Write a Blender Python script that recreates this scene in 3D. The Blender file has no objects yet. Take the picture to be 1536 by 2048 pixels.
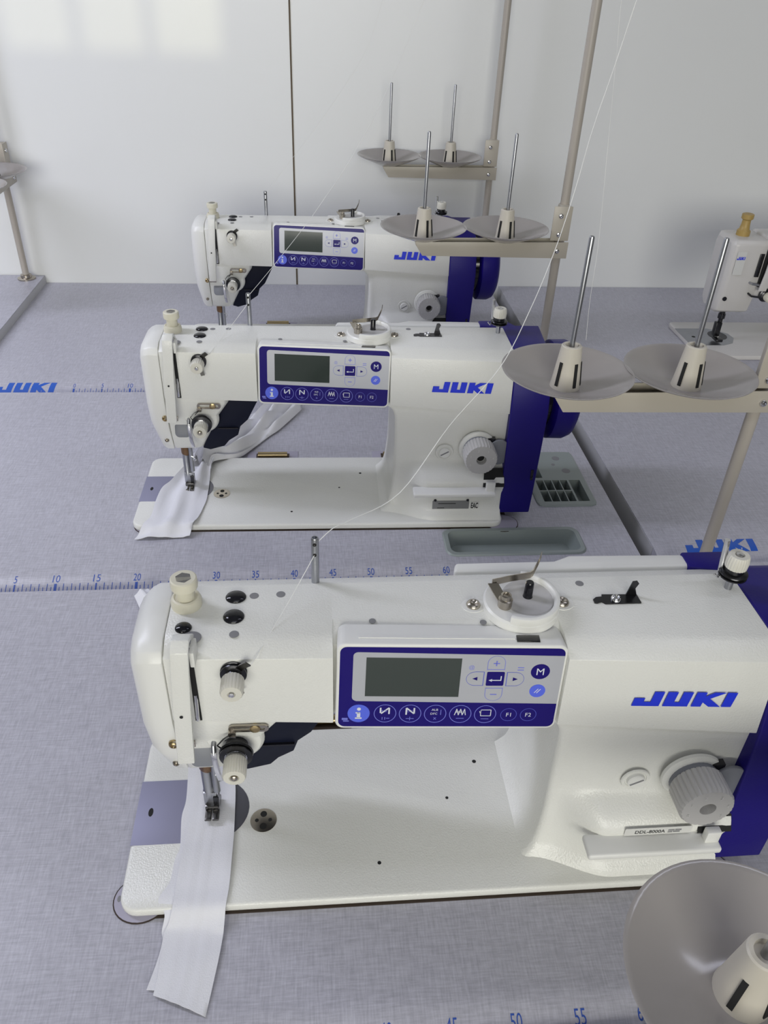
import bpy, bmesh, math, random
from mathutils import Vector, Matrix, Euler
random.seed(7)
PI = math.pi
S = bpy.context.scene
COL = S.collection
TZ = 76.0                                   # table top above the floor, cm

# ------------------------------------------------------------------ camera, light, exposure
cam_d = bpy.data.cameras.new('camera'); cam = bpy.data.objects.new('camera', cam_d); COL.objects.link(cam)
cam.location = (0.3539447, -0.8718083, (65.63662 + TZ) * 0.01)
cam.rotation_euler = (math.radians(54.9506952), math.radians(-2.05332115), math.radians(-4.58614625))
cam_d.sensor_fit = 'HORIZONTAL'; cam_d.sensor_width = 36.0
cam_d.lens = 36.0 * 1575.7548 / 1536.0
cam_d.clip_start = 0.02
S.camera = cam
S.view_settings.view_transform = 'Standard'
S.view_settings.look = 'None'
S.view_settings.gamma = 1.0
S.view_settings.use_curve_mapping = False
S.view_settings.exposure = -0.24

W = bpy.data.worlds.new('world'); S.world = W; W.use_nodes = True
W.node_tree.nodes['Background'].inputs[0].default_value = (0.80, 0.86, 1.0, 1)
W.node_tree.nodes['Background'].inputs[1].default_value = 0.25


def area(name, loc, target, sx, sy, watts, colr, spread=PI):
    l = bpy.data.lights.new(name, 'AREA'); l.shape = 'RECTANGLE'; l.size = sx; l.size_y = sy
    l.energy = watts; l.color = colr; l.spread = spread
    o = bpy.data.objects.new(name, l); COL.objects.link(o); o.location = loc
    d = Vector(target) - Vector(loc); o.rotation_euler = d.to_track_quat('-Z', 'Y').to_euler()
    return o


COOL = (0.82, 0.84, 1.0)
area('tube_lamp_left', (-0.95, 0.22, 1.95), (-0.30, 0.20, 0.7), 0.16, 1.2, 16.0, COOL)
area('tube_lamp_right', (1.75, -0.35, 2.62), (1.65, -0.35, 0), 0.14, 1.3, 4.6, COOL)
area('tube_lamp_front', (0.55, -1.55, 2.62), (0.55, -1.2, 0), 1.3, 0.14, 4.5, COOL)
# daylight through the windows of the wall behind the camera
area('window_daylight', (0.2, -3.85, 1.75), (0.3, 1.0, 1.1), 2.6, 1.3, 88, (1.0, 0.99, 0.90))
sun_d = bpy.data.lights.new('sun', 'SUN'); sun = bpy.data.objects.new('sun', sun_d); COL.objects.link(sun)
sun_d.energy = 0.42; sun_d.angle = math.radians(0.5); sun_d.color = (1.0, 0.97, 0.62)
sun.rotation_euler = Vector((0.0, 1.0, -0.09)).to_track_quat('-Z', 'Y').to_euler()

# ------------------------------------------------------------------ materials
MATS = {}


def mat(name, colr, rough=0.5, metal=0.0, bump=0.0, bscale=300.0, coat=0.0, var=0.0, vscale=8.0, trans=0.0, spec=0.5):
    if name in MATS: return MATS[name]
    m = bpy.data.materials.new(name); m.use_nodes = True
    nt = m.node_tree; b = nt.nodes['Principled BSDF']
    b.inputs['Base Color'].default_value = (*colr, 1); b.inputs['Roughness'].default_value = rough
    b.inputs['Metallic'].default_value = metal; b.inputs['Coat Weight'].default_value = coat
    b.inputs['Specular IOR Level'].default_value = spec
    if trans: b.inputs['Transmission Weight'].default_value = trans
    tc = nt.nodes.new('ShaderNodeTexCoord')
    if var:
        n = nt.nodes.new('ShaderNodeTexNoise'); n.inputs['Scale'].default_value = vscale; n.inputs['Detail'].default_value = 3
        r = nt.nodes.new('ShaderNodeMix'); r.data_type = 'RGBA'
        r.inputs[6].default_value = (*[c * (1 - var) for c in colr], 1); r.inputs[7].default_value = (*[min(1, c * (1 + var)) for c in colr], 1)
        nt.links.new(tc.outputs['Object'], n.inputs['Vector']); nt.links.new(n.outputs['Fac'], r.inputs[0])
        nt.links.new(r.outputs[2], b.inputs['Base Color'])
    if bump:
        n = nt.nodes.new('ShaderNodeTexNoise'); n.inputs['Scale'].default_value = bscale; n.inputs['Detail'].default_value = 2
        bp = nt.nodes.new('ShaderNodeBump'); bp.inputs['Strength'].default_value = bump; bp.inputs['Distance'].default_value = 0.001
        nt.links.new(tc.outputs['Object'], n.inputs['Vector']); nt.links.new(n.outputs['Fac'], bp.inputs['Height'])
        nt.links.new(bp.outputs['Normal'], b.inputs['Normal'])
    MATS[name] = m
    return m


def weave(name, dark, light, rough, sx, sy):
    m = bpy.data.materials.new(name); m.use_nodes = True; nt = m.node_tree; b = nt.nodes['Principled BSDF']
    tc = nt.nodes.new('ShaderNodeTexCoord'); fac = []
    for sc in ((sx, sy, 1), (sy, sx, 1)):
        mp = nt.nodes.new('ShaderNodeMapping'); mp.inputs['Scale'].default_value = sc
        n = nt.nodes.new('ShaderNodeTexNoise'); n.inputs['Scale'].default_value = 1.0; n.inputs['Detail'].default_value = 3; n.inputs['Roughness'].default_value = 0.65
        nt.links.new(tc.outputs['Object'], mp.inputs['Vector']); nt.links.new(mp.outputs['Vector'], n.inputs['Vector']); fac.append(n.outputs['Fac'])
    a = nt.nodes.new('ShaderNodeMath'); a.operation = 'ADD'; nt.links.new(fac[0], a.inputs[0]); nt.links.new(fac[1], a.inputs[1])
    mr = nt.nodes.new('ShaderNodeMapRange'); mr.inputs['From Min'].default_value = 0.72; mr.inputs['From Max'].default_value = 1.34
    nt.links.new(a.outputs[0], mr.inputs['Value'])
    r = nt.nodes.new('ShaderNodeMix'); r.data_type = 'RGBA'; r.inputs[6].default_value = (*dark, 1); r.inputs[7].default_value = (*light, 1)
    nt.links.new(mr.outputs[0], r.inputs[0]); nt.links.new(r.outputs[2], b.inputs['Base Color'])
    b.inputs['Roughness'].default_value = rough
    bp = nt.nodes.new('ShaderNodeBump'); bp.inputs['Strength'].default_value = 0.15; bp.inputs['Distance'].default_value = 0.0005
    nt.links.new(a.outputs[0], bp.inputs['Height']); nt.links.new(bp.outputs['Normal'], b.inputs['Normal'])
    MATS[name] = m
    return m


ENAMEL = mat('white_enamel', (0.82, 0.82, 0.78), 0.26, bump=0.35, bscale=650)
ENAMEL2 = mat('white_plastic', (0.84, 0.84, 0.81), 0.32)
CREAM = mat('cream_plastic', (0.74, 0.71, 0.58), 0.4)
KNOBW = mat('ivory_plastic', (0.72, 0.70, 0.62), 0.45)
NAVY = mat('navy_plastic', (0.010, 0.004, 0.17), 0.42, spec=0.3, bump=0.08, bscale=500)
NAVY2 = mat('dark_navy_plastic', (0.006, 0.008, 0.022), 0.5, spec=0.2)
FASCIA = mat('fascia_blue', (0.009, 0.002, 0.16), 0.25, spec=0.25)
SILVER = mat('fascia_silver', (0.50, 0.51, 0.55), 0.35, metal=0.15)
LCD = mat('lcd_glass', (0.040, 0.052, 0.046), 0.12)
KEYBLUE = mat('key_blue', (0.10, 0.15, 0.82), 0.3)
KEYLINE = mat('key_line', (0.10, 0.12, 0.62), 0.4)
KEYPALE = mat('key_pale_line', (0.20, 0.22, 0.72), 0.4)
KEYWHITE = mat('key_white', (0.75, 0.77, 0.85), 0.4)
LOGO = mat('logo_blue', (0.012, 0.035, 0.72), 0.35)
TLOGO = mat('table_print_blue', (0.012, 0.10, 0.52), 0.4)
TNUM = mat('ruler_print_blue', (0.03, 0.09, 0.42), 0.45)
CHROME = mat('chrome', (0.72, 0.72, 0.74), 0.16, metal=1.0)
STEEL = mat('brushed_steel', (0.42, 0.43, 0.46), 0.33, metal=1.0, var=0.1, vscale=60)
SLIDE = mat('slide_plate_steel', (0.30, 0.30, 0.42), 0.55, metal=0.35)
DARKST = mat('blackened_steel', (0.06, 0.06, 0.065), 0.25, metal=0.9)
FOOT = mat('dark_foot_steel', (0.16, 0.155, 0.15), 0.25, metal=1.0)
NICKEL = mat('nickel', (0.46, 0.42, 0.36), 0.25, metal=1.0)
BRASS = mat('brass', (0.46, 0.36, 0.20), 0.3, metal=1.0)
COPPER = mat('oily_bronze', (0.22, 0.13, 0.07), 0.3, metal=0.8)
BLACK = mat('black_plastic', (0.008, 0.008, 0.012), 0.12)
VOID = mat('recess_shade', (0.012, 0.012, 0.012), 0.8)  # matte black painted on as the shade inside slots and holes
HOLE = mat('hole_shade_and_plug_grey', (0.24, 0.24, 0.25), 0.6)  # grey painted as shade in shallow holes; also colours a plug and print
GREY = mat('grey_plastic', (0.36, 0.36, 0.38), 0.5)
GREYD = mat('dark_grey_plastic', (0.22, 0.23, 0.26), 0.45)
LGREY = mat('light_grey_plastic', (0.55, 0.54, 0.53), 0.45)
TRAYM = mat('grey_green_plastic', (0.29, 0.33, 0.32), 0.4)
PLATEM = mat('spool_plate_plastic', (0.37, 0.345, 0.33), 0.14)
HUBM = mat('spool_hub_plastic', (0.62, 0.58, 0.50), 0.45)
POLEM = mat('beige_enamel_tube', (0.46, 0.42, 0.37), 0.38)
BARM = mat('beige_enamel_bar', (0.50, 0.46, 0.39), 0.36)
FABRIC = mat('white_cotton', (0.82, 0.82, 0.86), 0.9, bump=0.25, bscale=900)
THREADM = mat('white_thread', (0.85, 0.85, 0.83), 0.7)
WALLM = mat('wall_panel_white', (0.85, 0.86, 0.85), 0.34, bump=0.05, bscale=14, var=0.02, vscale=2.5)
ROOMW = mat('room_paint', (0.42, 0.43, 0.44), 0.8)
FLOORM = mat('grey_floor', (0.07, 0.07, 0.075), 0.5, var=0.2, vscale=6)
SEAM = mat('seam_brown', (0.10, 0.07, 0.04), 0.6)
TABLE = weave('woven_grey_laminate', (0.385, 0.38, 0.435), (0.57, 0.565, 0.635), 0.36, 60, 640)
EDGE = mat('table_edge_band', (0.55, 0.55, 0.56), 0.5)
OLDW = mat('old_enamel', (0.66, 0.64, 0.62), 0.3, bump=0.1, bscale=300)
TAN = mat('tan_plastic', (0.45, 0.31, 0.10), 0.4)
GASKET = mat('brown_gasket', (0.045, 0.028, 0.018), 0.6)
NPL = mat('needle_plate_steel', (0.16, 0.16, 0.19), 0.3, metal=0.8)
PADM = mat('lilac_rubber', (0.44, 0.42, 0.52), 0.5)
LEGM = mat('leg_paint', (0.35, 0.36, 0.38), 0.5)
PAPER = mat('label_paper', (0.70, 0.70, 0.68), 0.4)
INK = mat('label_ink', (0.02, 0.02, 0.02), 0.5)
FOILP = mat('rating_plate_grey', (0.30, 0.30, 0.30), 0.35, metal=0.4)


# ------------------------------------------------------------------ mesh builder (cm in, metres out)
class MB:
    def __init__(s): s.bm = bmesh.new(); s.mats = []

    def mi(s, m):
        if m not in s.mats: s.mats.append(m)
        return s.mats.index(m)

    def add(s, verts, faces, m, bevel=0.0, seg=2, ang=32):
        b = bmesh.new(); vs = [b.verts.new(v) for v in verts]
        for f in faces:
            try: b.faces.new([vs[i] for i in f])
            except ValueError: pass
        bmesh.ops.recalc_face_normals(b, faces=b.faces)
        if bevel:
            es = [e for e in b.edges if len(e.link_faces) == 2 and e.calc_face_angle(0) > math.radians(ang)]
            bmesh.ops.bevel(b, geom=es, offset=bevel, segments=seg, profile=0.5, affect='EDGES', clamp_overlap=True)
        k = s.mi(m); mp = {}
        for v in b.verts: mp[v] = s.bm.verts.new(v.co)
        for f in b.faces:
            try:
                nf = s.bm.faces.new([mp[v] for v in f.verts]); nf.material_index = k
            except ValueError: pass
        b.free(); return s

    def box(s, x0, x1, y0, y1, z0, z1, m, bevel=0.0, seg=2):
        v = [(x, y, z) for z in (z0, z1) for y in (y0, y1) for x in (x0, x1)]
        return s.add(v, [(0, 1, 3, 2), (4, 5, 7, 6), (0, 1, 5, 4), (2, 3, 7, 6), (0, 2, 6, 4), (1, 3, 7, 5)], m, bevel, seg)

    def loft(s, loops, m, bevel=0.0, seg=2, caps=True, ang=32):
        n = len(loops[0]); v = [p for l in loops for p in l]; f = []
        for i in range(len(loops) - 1):
            for j in range(n):
                k = (j + 1) % n; f.append((i * n + j, i * n + k, (i + 1) * n + k, (i + 1) * n + j))
        if caps: f += [tuple(range(n)), tuple((len(loops) - 1) * n + j for j in range(n))]
        return s.add(v, f, m, bevel, seg, ang)

    def prism(s, poly, axis, a, b, m, bevel=0.0, seg=2):
        def P(p, t):
            return {'x': (t, p[0], p[1]), 'y': (p[0], t, p[1]), 'z': (p[0], p[1], t)}[axis]
        return s.loft([[P(p, a) for p in poly], [P(p, b) for p in poly]], m, bevel, seg)

    def lathe(s, prof, o, ax, m, n=32, knurl=0, kd=0.0, ref=None):
        o = Vector(o); ax = Vector(ax).normalized()
        u = ax.orthogonal().normalized() if ref is None else Vector(ref).normalized()
        w = ax.cross(u); loops = []
        if knurl: n = knurl * 4
        for r, h in prof:
            l = []
            for i in range(n):
                a = 2 * PI * i / n; rr = max(r, 1e-4)
                if knurl and (i % 4) in (0,): rr *= 1 - kd
                l.append(o + ax * h + (u * math.cos(a) + w * math.sin(a)) * rr)
            loops.append(l)
        return s.loft(loops, m)

    def cyl(s, p0, p1, r, m, n=20, r1=None):
        p0 = Vector(p0); p1 = Vector(p1); d = p1 - p0
        return s.lathe([(r, 0), (r if r1 is None else r1, d.length)], p0, d, m, n)

    def tube(s, pts, r, m, n=8):
        pts = [Vector(p) for p in pts]; loops = []; up = None
        for i, p in enumerate(pts):
            d = (pts[min(i + 1, len(pts) - 1)] - pts[max(i - 1, 0)]).normalized()
            if up is None: up = d.orthogonal().normalized()
            up = (up - d * up.dot(d)).normalized(); w = d.cross(up)
            rr = r[i] if isinstance(r, (list, tuple)) else r
            loops.append([p + (up * math.cos(2 * PI * k / n) + w * math.sin(2 * PI * k / n)) * rr for k in range(n)])
        return s.loft(loops, m)

    def strip(s, pts, w, th, m, bevel=0.0, side=(1, 0, 0)):
        """flat bent strip: path pts, width along side, thickness across"""
        sd = Vector(side).normalized(); pts = [Vector(p) for p in pts]; loops = []
        for i, p in enumerate(pts):
            d = (pts[min(i + 1, len(pts) - 1)] - pts[max(i - 1, 0)]).normalized(); nn = d.cross(sd).normalized()
            loops.append([p + sd * (w / 2) + nn * (th / 2), p - sd * (w / 2) + nn * (th / 2), p - sd * (w / 2) - nn * (th / 2), p + sd * (w / 2) - nn * (th / 2)])
        return s.loft(loops, m, bevel)

    def flat(s, poly, th, m, fr=None, bevel=0.0):
        """2D polygon on a plane frame (origin, u, v, n), raised by th"""
        o, u, v, nn = fr
        return s.loft([[o + u * a + v * b for a, b in poly], [o + u * a + v * b + nn * th for a, b in poly]], m, bevel)

    def glyphs(s, txt, cx, cy, h, m, fr, wscale=1.0, bold=0.0, lift=0.02, width=None, conf=None):
        V, F = text_geo(txt, bold)
        if not V: return s
        x0 = min(p[0] for p in V); x1 = max(p[0] for p in V); y0 = min(p[1] for p in V); y1 = max(p[1] for p in V)
        k = h / (y1 - y0); kx = k * wscale if width is None else width / (x1 - x0)
        if conf:                                # cut into bands so the print follows the rolled edge
            g = bmesh.new(); gv = [g.verts.new((a, b, 0)) for a, b in V]
            for f in F:
                try: g.faces.new([gv[i] for i in f])
                except ValueError: pass
            for i in range(1, 8):
                bmesh.ops.bisect_plane(g, geom=list(g.verts) + list(g.edges) + list(g.faces), plane_co=(0, y0 + (y1 - y0) * i / 8, 0), plane_no=(0, 1, 0))
            g.verts.index_update(); V = [(q.co.x, q.co.y) for q in g.verts]; F = [tuple(q.index for q in f.verts) for f in g.faces]; g.free()
        o, u, v, nn = fr; vs = []
        for a, b in V:
            a = cx + (a - (x0 + x1) / 2) * kx; b = cy + (b - (y0 + y1) / 2) * k
            vs.append(conf(a, b) if conf else o + u * a + v * b + nn * lift)
        return s.add(vs, F, m)

    def obj(s, name, parent=None, org=(0, 0, 0), smooth=38, label=None):
        org = Vector(org)
        for v in s.bm.verts: v.co = (v.co - org) * 0.01
        me = bpy.data.meshes.new(name); s.bm.to_mesh(me); s.bm.free()
        for m in s.mats: me.materials.append(m)
        for p in me.polygons: p.use_smooth = True
        me.set_sharp_from_angle(angle=math.radians(smooth))
        o = bpy.data.objects.new(name, me); COL.objects.link(o)
        if parent: o.parent = parent
        if label: o['label'] = label
        return o


_TXT = {}


def text_geo(txt, bold=0.0):
    if (txt, bold) in _TXT: return _TXT[(txt, bold)]
    cu = bpy.data.curves.new('t', 'FONT'); cu.body = txt; cu.size = 1.0; cu.offset = bold; cu.resolution_u = 3
    ob = bpy.data.objects.new('t', cu); me = bpy.data.meshes.new_from_object(ob)
    r = ([(v.co.x, v.co.y) for v in me.vertices], [tuple(p.vertices) for p in me.polygons])
    bpy.data.objects.remove(ob); bpy.data.curves.remove(cu); bpy.data.meshes.remove(me)
    _TXT[(txt, bold)] = r
    return r


def tag(o, label, cat, group=None):
    o['label'] = label; o['category'] = cat
    if group: o['group'] = group
    return o


def empty(name, loc, rz=0.0):
    o = bpy.data.objects.new(name, None); COL.objects.link(o); o.empty_display_size = 0.05
    o.location = loc; o.rotation_euler = (0, 0, rz); return o


def copy_tree(o, parent=None):
    c = o.copy(); COL.objects.link(c)
    if parent: c.parent = parent
    for ch in [k for k in o.children]: copy_tree(ch, c)
    return c


def world(x, y, z): return (x * 0.01, y * 0.01, (z + TZ) * 0.01)


def rrect(x0, x1, y0, y1, r, n=5):
    p = []
    for cx, cy, a0 in ((x1 - r, y1 - r, 0), (x0 + r, y1 - r, 90), (x0 + r, y0 + r, 180), (x1 - r, y0 + r, 270)):
        for i in range(n + 1):
            a = math.radians(a0 + 90 * i / n); p.append((cx + r * math.cos(a), cy + r * math.sin(a)))
    return p


def ell(cx, cy, rx, ry, n=28): return [(cx + rx * math.cos(2 * PI * i / n), cy + ry * math.sin(2 * PI * i / n)) for i in range(n)]


def slab(mb, xs, ys, holes, ztop, zbot, zfloor, m, mfloor=None):
    """rectangular slab cut into cells; cells in holes are recessed to zfloor"""
    V = {}; vs = []; F = []; nx = len(xs) - 1; ny = len(ys) - 1

    def vid(i, j, z):
        if (i, j, z) not in V: V[(i, j, z)] = len(vs); vs.append((xs[i], ys[j], z))
        return V[(i, j, z)]
    H = lambda i, j: zfloor if (i, j) in holes else ztop
    for i in range(nx):
        for j in range(ny):
            z = H(i, j); F.append((vid(i, j, z), vid(i + 1, j, z), vid(i + 1, j + 1, z), vid(i, j + 1, z)))
            F.append((vid(i, j, zbot), vid(i + 1, j, zbot), vid(i + 1, j + 1, zbot), vid(i, j + 1, zbot)))
            for (a, b, p, q) in ((i + 1, j, (i + 1, j), (i + 1, j + 1)), (i, j + 1, (i, j + 1), (i + 1, j + 1))):
                if a < nx and b < ny and H(a, b) != z:
                    z2 = H(a, b); F.append((vid(*p, z), vid(*q, z), vid(*q, z2), vid(*p, z2)))
    for i in range(nx):
        for j in (0, ny): z = ztop; F.append((vid(i, j, z), vid(i + 1, j, z), vid(i + 1, j, zbot), vid(i, j, zbot)))
    for j in range(ny):
        for i in (0, nx): z = ztop; F.append((vid(i, j, z), vid(i, j + 1, z), vid(i, j + 1, zbot), vid(i, j, zbot)))
    return mb.add(vs, F, m)


XY = (Vector((0, 0, 0)), Vector((1, 0, 0)), Vector((0, 1, 0)), Vector((0, 0, 1)))

# JUKI-style block lettering as polygons in a unit box (height 1, slanted by the caller)
LOGO_POLY = [
    [(0.0, 0.0), (1.86, 0.0), (1.86, 1.0), (1.18, 1.0), (1.18, 0.30), (0.72, 0.30), (0.72, 0.56), (0.0, 0.56)],
    [(2.10, 0.0), (3.80, 0.0), (3.80, 1.0), (3.12, 1.0), (3.12, 0.30), (2.78, 0.30), (2.78, 1.0), (2.10, 1.0)],
    [(4.04, 0.0), (4.72, 0.0), (4.72, 0.30), (5.25, 0.0), (6.05, 0.0), (5.10, 0.56), (6.05, 1.0), (5.25, 1.0), (4.72, 0.72), (4.72, 1.0), (4.04, 1.0)],
    [(6.10, 0.0), (6.78, 0.0), (6.78, 1.0), (6.10, 1.0)]]


def logo(mb, x0, x1, y0, y1, m, fr, slant=0.22, conf=None, th=0.012):
    k = (x1 - x0) / (6.78 + slant); h = y1 - y0
    for poly in LOGO_POLY:
        # convex pieces come out of an n-gon triangulation
        pts = [(x0 + (a + slant * b) * k, y0 + b * h) for a, b in poly]
        if conf: pts3 = [conf(a, b) for a, b in pts]
        else:
            o, u, v, nn = fr; pts3 = [o + u * a + v * b + nn * th for a, b in pts]
        b = bmesh.new(); vs = [b.verts.new(p) for p in pts3]; f = b.faces.new(vs)
        f.normal_update(); bmesh.ops.triangulate(b, faces=[f]); b.verts.index_update()
        mb.add([v.co.copy() for v in b.verts], [tuple(v.index for v in q.verts) for q in b.faces], m); b.free()


# ------------------------------------------------------------------ the room
def struct(name, mb):
    o = mb.obj(name, None, (0, 0, -TZ)); o['kind'] = 'structure'; return o


YW = 102.9
struct('wall_back', MB().box(-260, 420, YW, YW + 12, -TZ, 214, WALLM))
struct('trim_1', MB().box(31.55, 31.90, YW - 0.12, YW + 0.02, -TZ, 214, SEAM))
struct('floor', MB().box(-260, 420, -420, YW + 12, -TZ - 10, -TZ, FLOORM))
struct('ceiling', MB().box(-260, 420, -420, YW + 12, 214, 226, ROOMW))
struct('wall_left', MB().box(-272, -260, -420, YW + 12, -TZ - 10, 226, ROOMW))
struct('wall_right', MB().box(420, 432, -420, YW + 12, -TZ - 10, 226, ROOMW))
# wall behind the camera with window openings (sill, lintel, piers, mullions)
SL = 0.09; DY = 420 + YW; zs = 48.3 + SL * DY
wf = MB(); wf.box(-260, 420, -432, -420, -TZ, zs, ROOMW); wf.box(-260, 420, -432, -420, zs + 62, 214, ROOMW)
wf.box(-260, -150, -432, -420, zs, zs + 62, ROOMW); wf.box(17.6, 420, -432, -420, zs, zs + 62, ROOMW)
struct('wall_front', wf)
wn = MB()
for x in (-26.5, -11.2, 3.3): wn.box(x - 1.25, x + 1.25, -429, -424, zs, zs + 62, ENAMEL2)
struct('window_1', wn)


# ------------------------------------------------------------------ tables
def nose_z(y, y0=-59.3, y1=-62.7, drop=1.1):
    if y >= y0: return 0.0
    t = (y0 - y) / (y0 - y1); return -drop * t * t


def make_table(dx, dy, back, label, xl=-19.4, xr=87.2, holes=(), ruler=True, bedrim=True, nums=None, logo_y=(-62.5, -60.0), dz=0.0, rim_rot=0.0, rs=0.0):
    root = empty('sewing_table', (dx * .01, (dy - 35) * .01, 0.0)); tag(root, label, 'table', 'grey sewing tables')
    og = (0, -35, -TZ - dz)
    mb = MB(); xs = sorted({xl, xr, *[h[0] for h in holes], *[h[1] for h in holes]}); ys = sorted({-59.3, back, *[h[2] for h in holes], *[h[3] for h in holes]})
    hc = set()
    for h in holes:
        for i in range(len(xs) - 1):
            for j in range(len(ys) - 1):
                if h[0] <= (xs[i] + xs[i + 1]) / 2 <= h[1] and h[2] <= (ys[j] + ys[j + 1]) / 2 <= h[3]: hc.add((i, j))
    slab(mb, xs, ys, hc, 0.0, -4.0, -3.2, TABLE)
    prof = [(-59.3, 0.0)] + [(-59.3 - 3.4 * i / 10, nose_z(-59.3 - 3.4 * i / 10)) for i in range(1, 11)] + [(-62.7, -4.0), (-59.3, -4.0)]
    mb.loft([[(xl, y, z) for y, z in prof], [(xr, y, z) for y, z in prof]], TABLE)
    mb.obj('tabletop', root, og, smooth=30)
    for x0, x1 in ((xl - 0.06, xl), (xr, xr + 0.06)):
        e = MB(); e.box(x0, x1, -59.4, back - 0.1, -3.9, -0.15, EDGE); e.obj('edge_band', root, og)
    if ruler:
        r = MB()
        conf = lambda a, b: Vector((a, b, nose_z(b) + 0.02))

        def bar(x, w, ya, yb):
            n = 4
            pts = [[(x - w / 2, ya + (yb - ya) * i / n, nose_z(ya + (yb - ya) * i / n) + 0.02), (x + w / 2, ya + (yb - ya) * i / n, nose_z(ya + (yb - ya) * i / n) + 0.02)] for i in range(n + 1)]
            v = [q for p in pts for q in p]; r.add(v, [(2 * i, 2 * i + 1, 2 * i + 3, 2 * i + 2) for i in range(n)], TNUM)
        for c in range(0, 62):
            five = c % 5 == 0
            bar(c, 0.34 if c % 10 == 0 else (0.2 if five else 0.09), rs - 61.55 if five else rs - 61.52, -62.66)
            if c < 61: bar(c + 0.5, 0.08, rs - 61.95, -62.66)
            if five and (nums is None or c in nums):
                r.glyphs(str(c), c, rs - 60.85, 1.05, TNUM, XY, width=0.4 if c < 10 else 0.9, bold=0.0, conf=conf)
        r.obj('ruler', root, og)
        lg = MB()

        def lconf(a, b): return Vector((a, b, nose_z(b) + 0.02))
        # subdivide vertically so the lettering follows the rolled nose
        n = 5
        for poly in LOGO_POLY:
            b = bmesh.new(); vs = [b.verts.new((p[0], p[1], 0)) for p in poly]; b.faces.new(vs)
            for i in range(1, n):
                g = list(b.verts) + list(b.edges) + list(b.faces)
                bmesh.ops.bisect_plane(b, geom=g, plane_co=(0, i / n, 0), plane_no=(0, 1, 0))
            b.normal_update(); bmesh.ops.triangulate(b, faces=list(b.faces)); b.verts.index_update()
            k = 10.6 / (6.78 + 0.22); h = logo_y[1] - logo_y[0]
            lg.add([lconf(-13.8 + (v.co.x + 0.22 * v.co.y) * k, logo_y[0] + v.co.y * h) for v in b.verts], [tuple(v.index for v in q.verts) for q in b.faces], TLOGO)
            b.free()
        lg.obj('printed_logo', root, og)
    if bedrim:
        ro = Matrix.Rotation(rim_rot, 3, 'Z'); oo = Vector((45, -42, 0))
        tr = lambda p: oo + ro @ (Vector(p) - oo)
        g = MB(); g.loft([[tr((a, b, z)) for a, b in rrect(18.46, 70.46, -51.9, -33.5, 1.55)] for z in (0.0, 0.05)], GASKET)
        g.obj('bed_gasket', root, og)
        for nm, cx, cy in (('corner_cushion', 20.2, -50.2), ('corner_cushion', 69.6, -50.6)):
            c = MB(); c.loft([[tr((a, b, z)) for a, b in ell(cx, cy, 2.35, 2.1, 32)] for z in (0.0, 0.07)], GASKET)
            c.loft([[tr((a, b, z)) for a, b in ell(cx, cy, 2.24, 2.0, 32)] for z in (0.07, 0.11)], PADM)
            if cx < 30: c.loft([[tr((a, b, z)) for a, b in ell(18.35, cy + 0.1, .16, .28, 12)] for z in (0.11, 0.125)], HOLE)
            c.obj(nm, root, og)
        for hx in (36.1, 56.0):
            h = MB(); q = lambda x0, x1, y0, y1, z0, z1, m, bv: h.loft([[tr((a, b, z)) for a, b in ((x0, y0), (x1, y0), (x1, y1), (x0, y1))] for z in (z0, z1)], m, bv)
            q(hx - 4.0, hx + 4.0, -33.3, -30.4, 0.0, 0.10, PADM, 0.03)
            q(hx - 2.6, hx + 2.6, -33.2, -31.2, 0.10, 0.16, GASKET, 0)
            h.cyl(tr((hx - 2.3, -32.2, .5)), tr((hx + 2.3, -32.2, .5)), 0.5, BRASS)
            h.obj('hinge', root, og)
    for lx in (xl + 12, xr - 12):
        for ly in (-54, back - 8):
            l = MB(); l.box(lx - 2.5, lx + 2.5, ly - 2.5, ly + 2.5, -TZ - dz, -4.0, LEGM); l.obj('leg', root, og)
    return root


RZ2, RZ3 = -0.013, -0.003
DX2, DY2, DX3, DY3 = -7.552, 53.602, -8.224, 108.882
TRAY = (60.95, 79.6, -57.95, -52.65); ORG = (76.45, 84.3, -46.4, -32.1)
make_table(0, 0, -9.85, 'grey woven-laminate table with ruler edge under the nearest white sewing machine', rs=-0.5)
make_table(DX2, DY2, -8.7, 'grey table with two grey-green trays, under the middle sewing machine', holes=(TRAY, ORG), rim_rot=RZ2)
make_table(DX3, DY3, -6.05, 'grey table against the white wall, under the farthest white sewing machine', rim_rot=RZ3, xl=-19.1)
make_table(-7.0, -53.9, -8.9, 'grey table at the bottom edge of the photo carrying the nearest spool stand', bedrim=False)
XL, XR = -18.3, 86
make_table(107.6, 2.0, -9.4, 'grey table to the right of the nearest machine table', xl=XL, xr=XR, bedrim=False)
make_table(100.4, 55.8, -9.3, 'grey table with blue printed logo, behind the right rear tension post of the nearest machine', xl=XL, xr=XR, bedrim=False, logo_y=(-60.6, -58.0))
make_table(100.0, 109.4, -6.6, 'grey table at the right under the older white machine', xl=XL, xr=XR, bedrim=False, ruler=False)
make_table(-114.6, 109.0, -6.4, 'slightly higher grey table left of the farthest machine table', bedrim=False, ruler=False, dz=1.8)
# lift of the left table: its parts were built 1.8 cm higher through their origin

# grey-green trays let into the middle table
tr = empty('sunken_tray', world(DX2 + 72, DY2 - 55, 0)); tag(tr, 'long shallow grey-green tray sunk in the table in front of the middle machine', 'tray')
ogt = (72, -55, 0)
m = MB(); X0, X1, Y0, Y1 = TRAY


def loopz(x0, x1, y0, y1, r, z): return [(a, b, z) for a, b in rrect(x0, x1, y0, y1, r, 5)]


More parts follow.
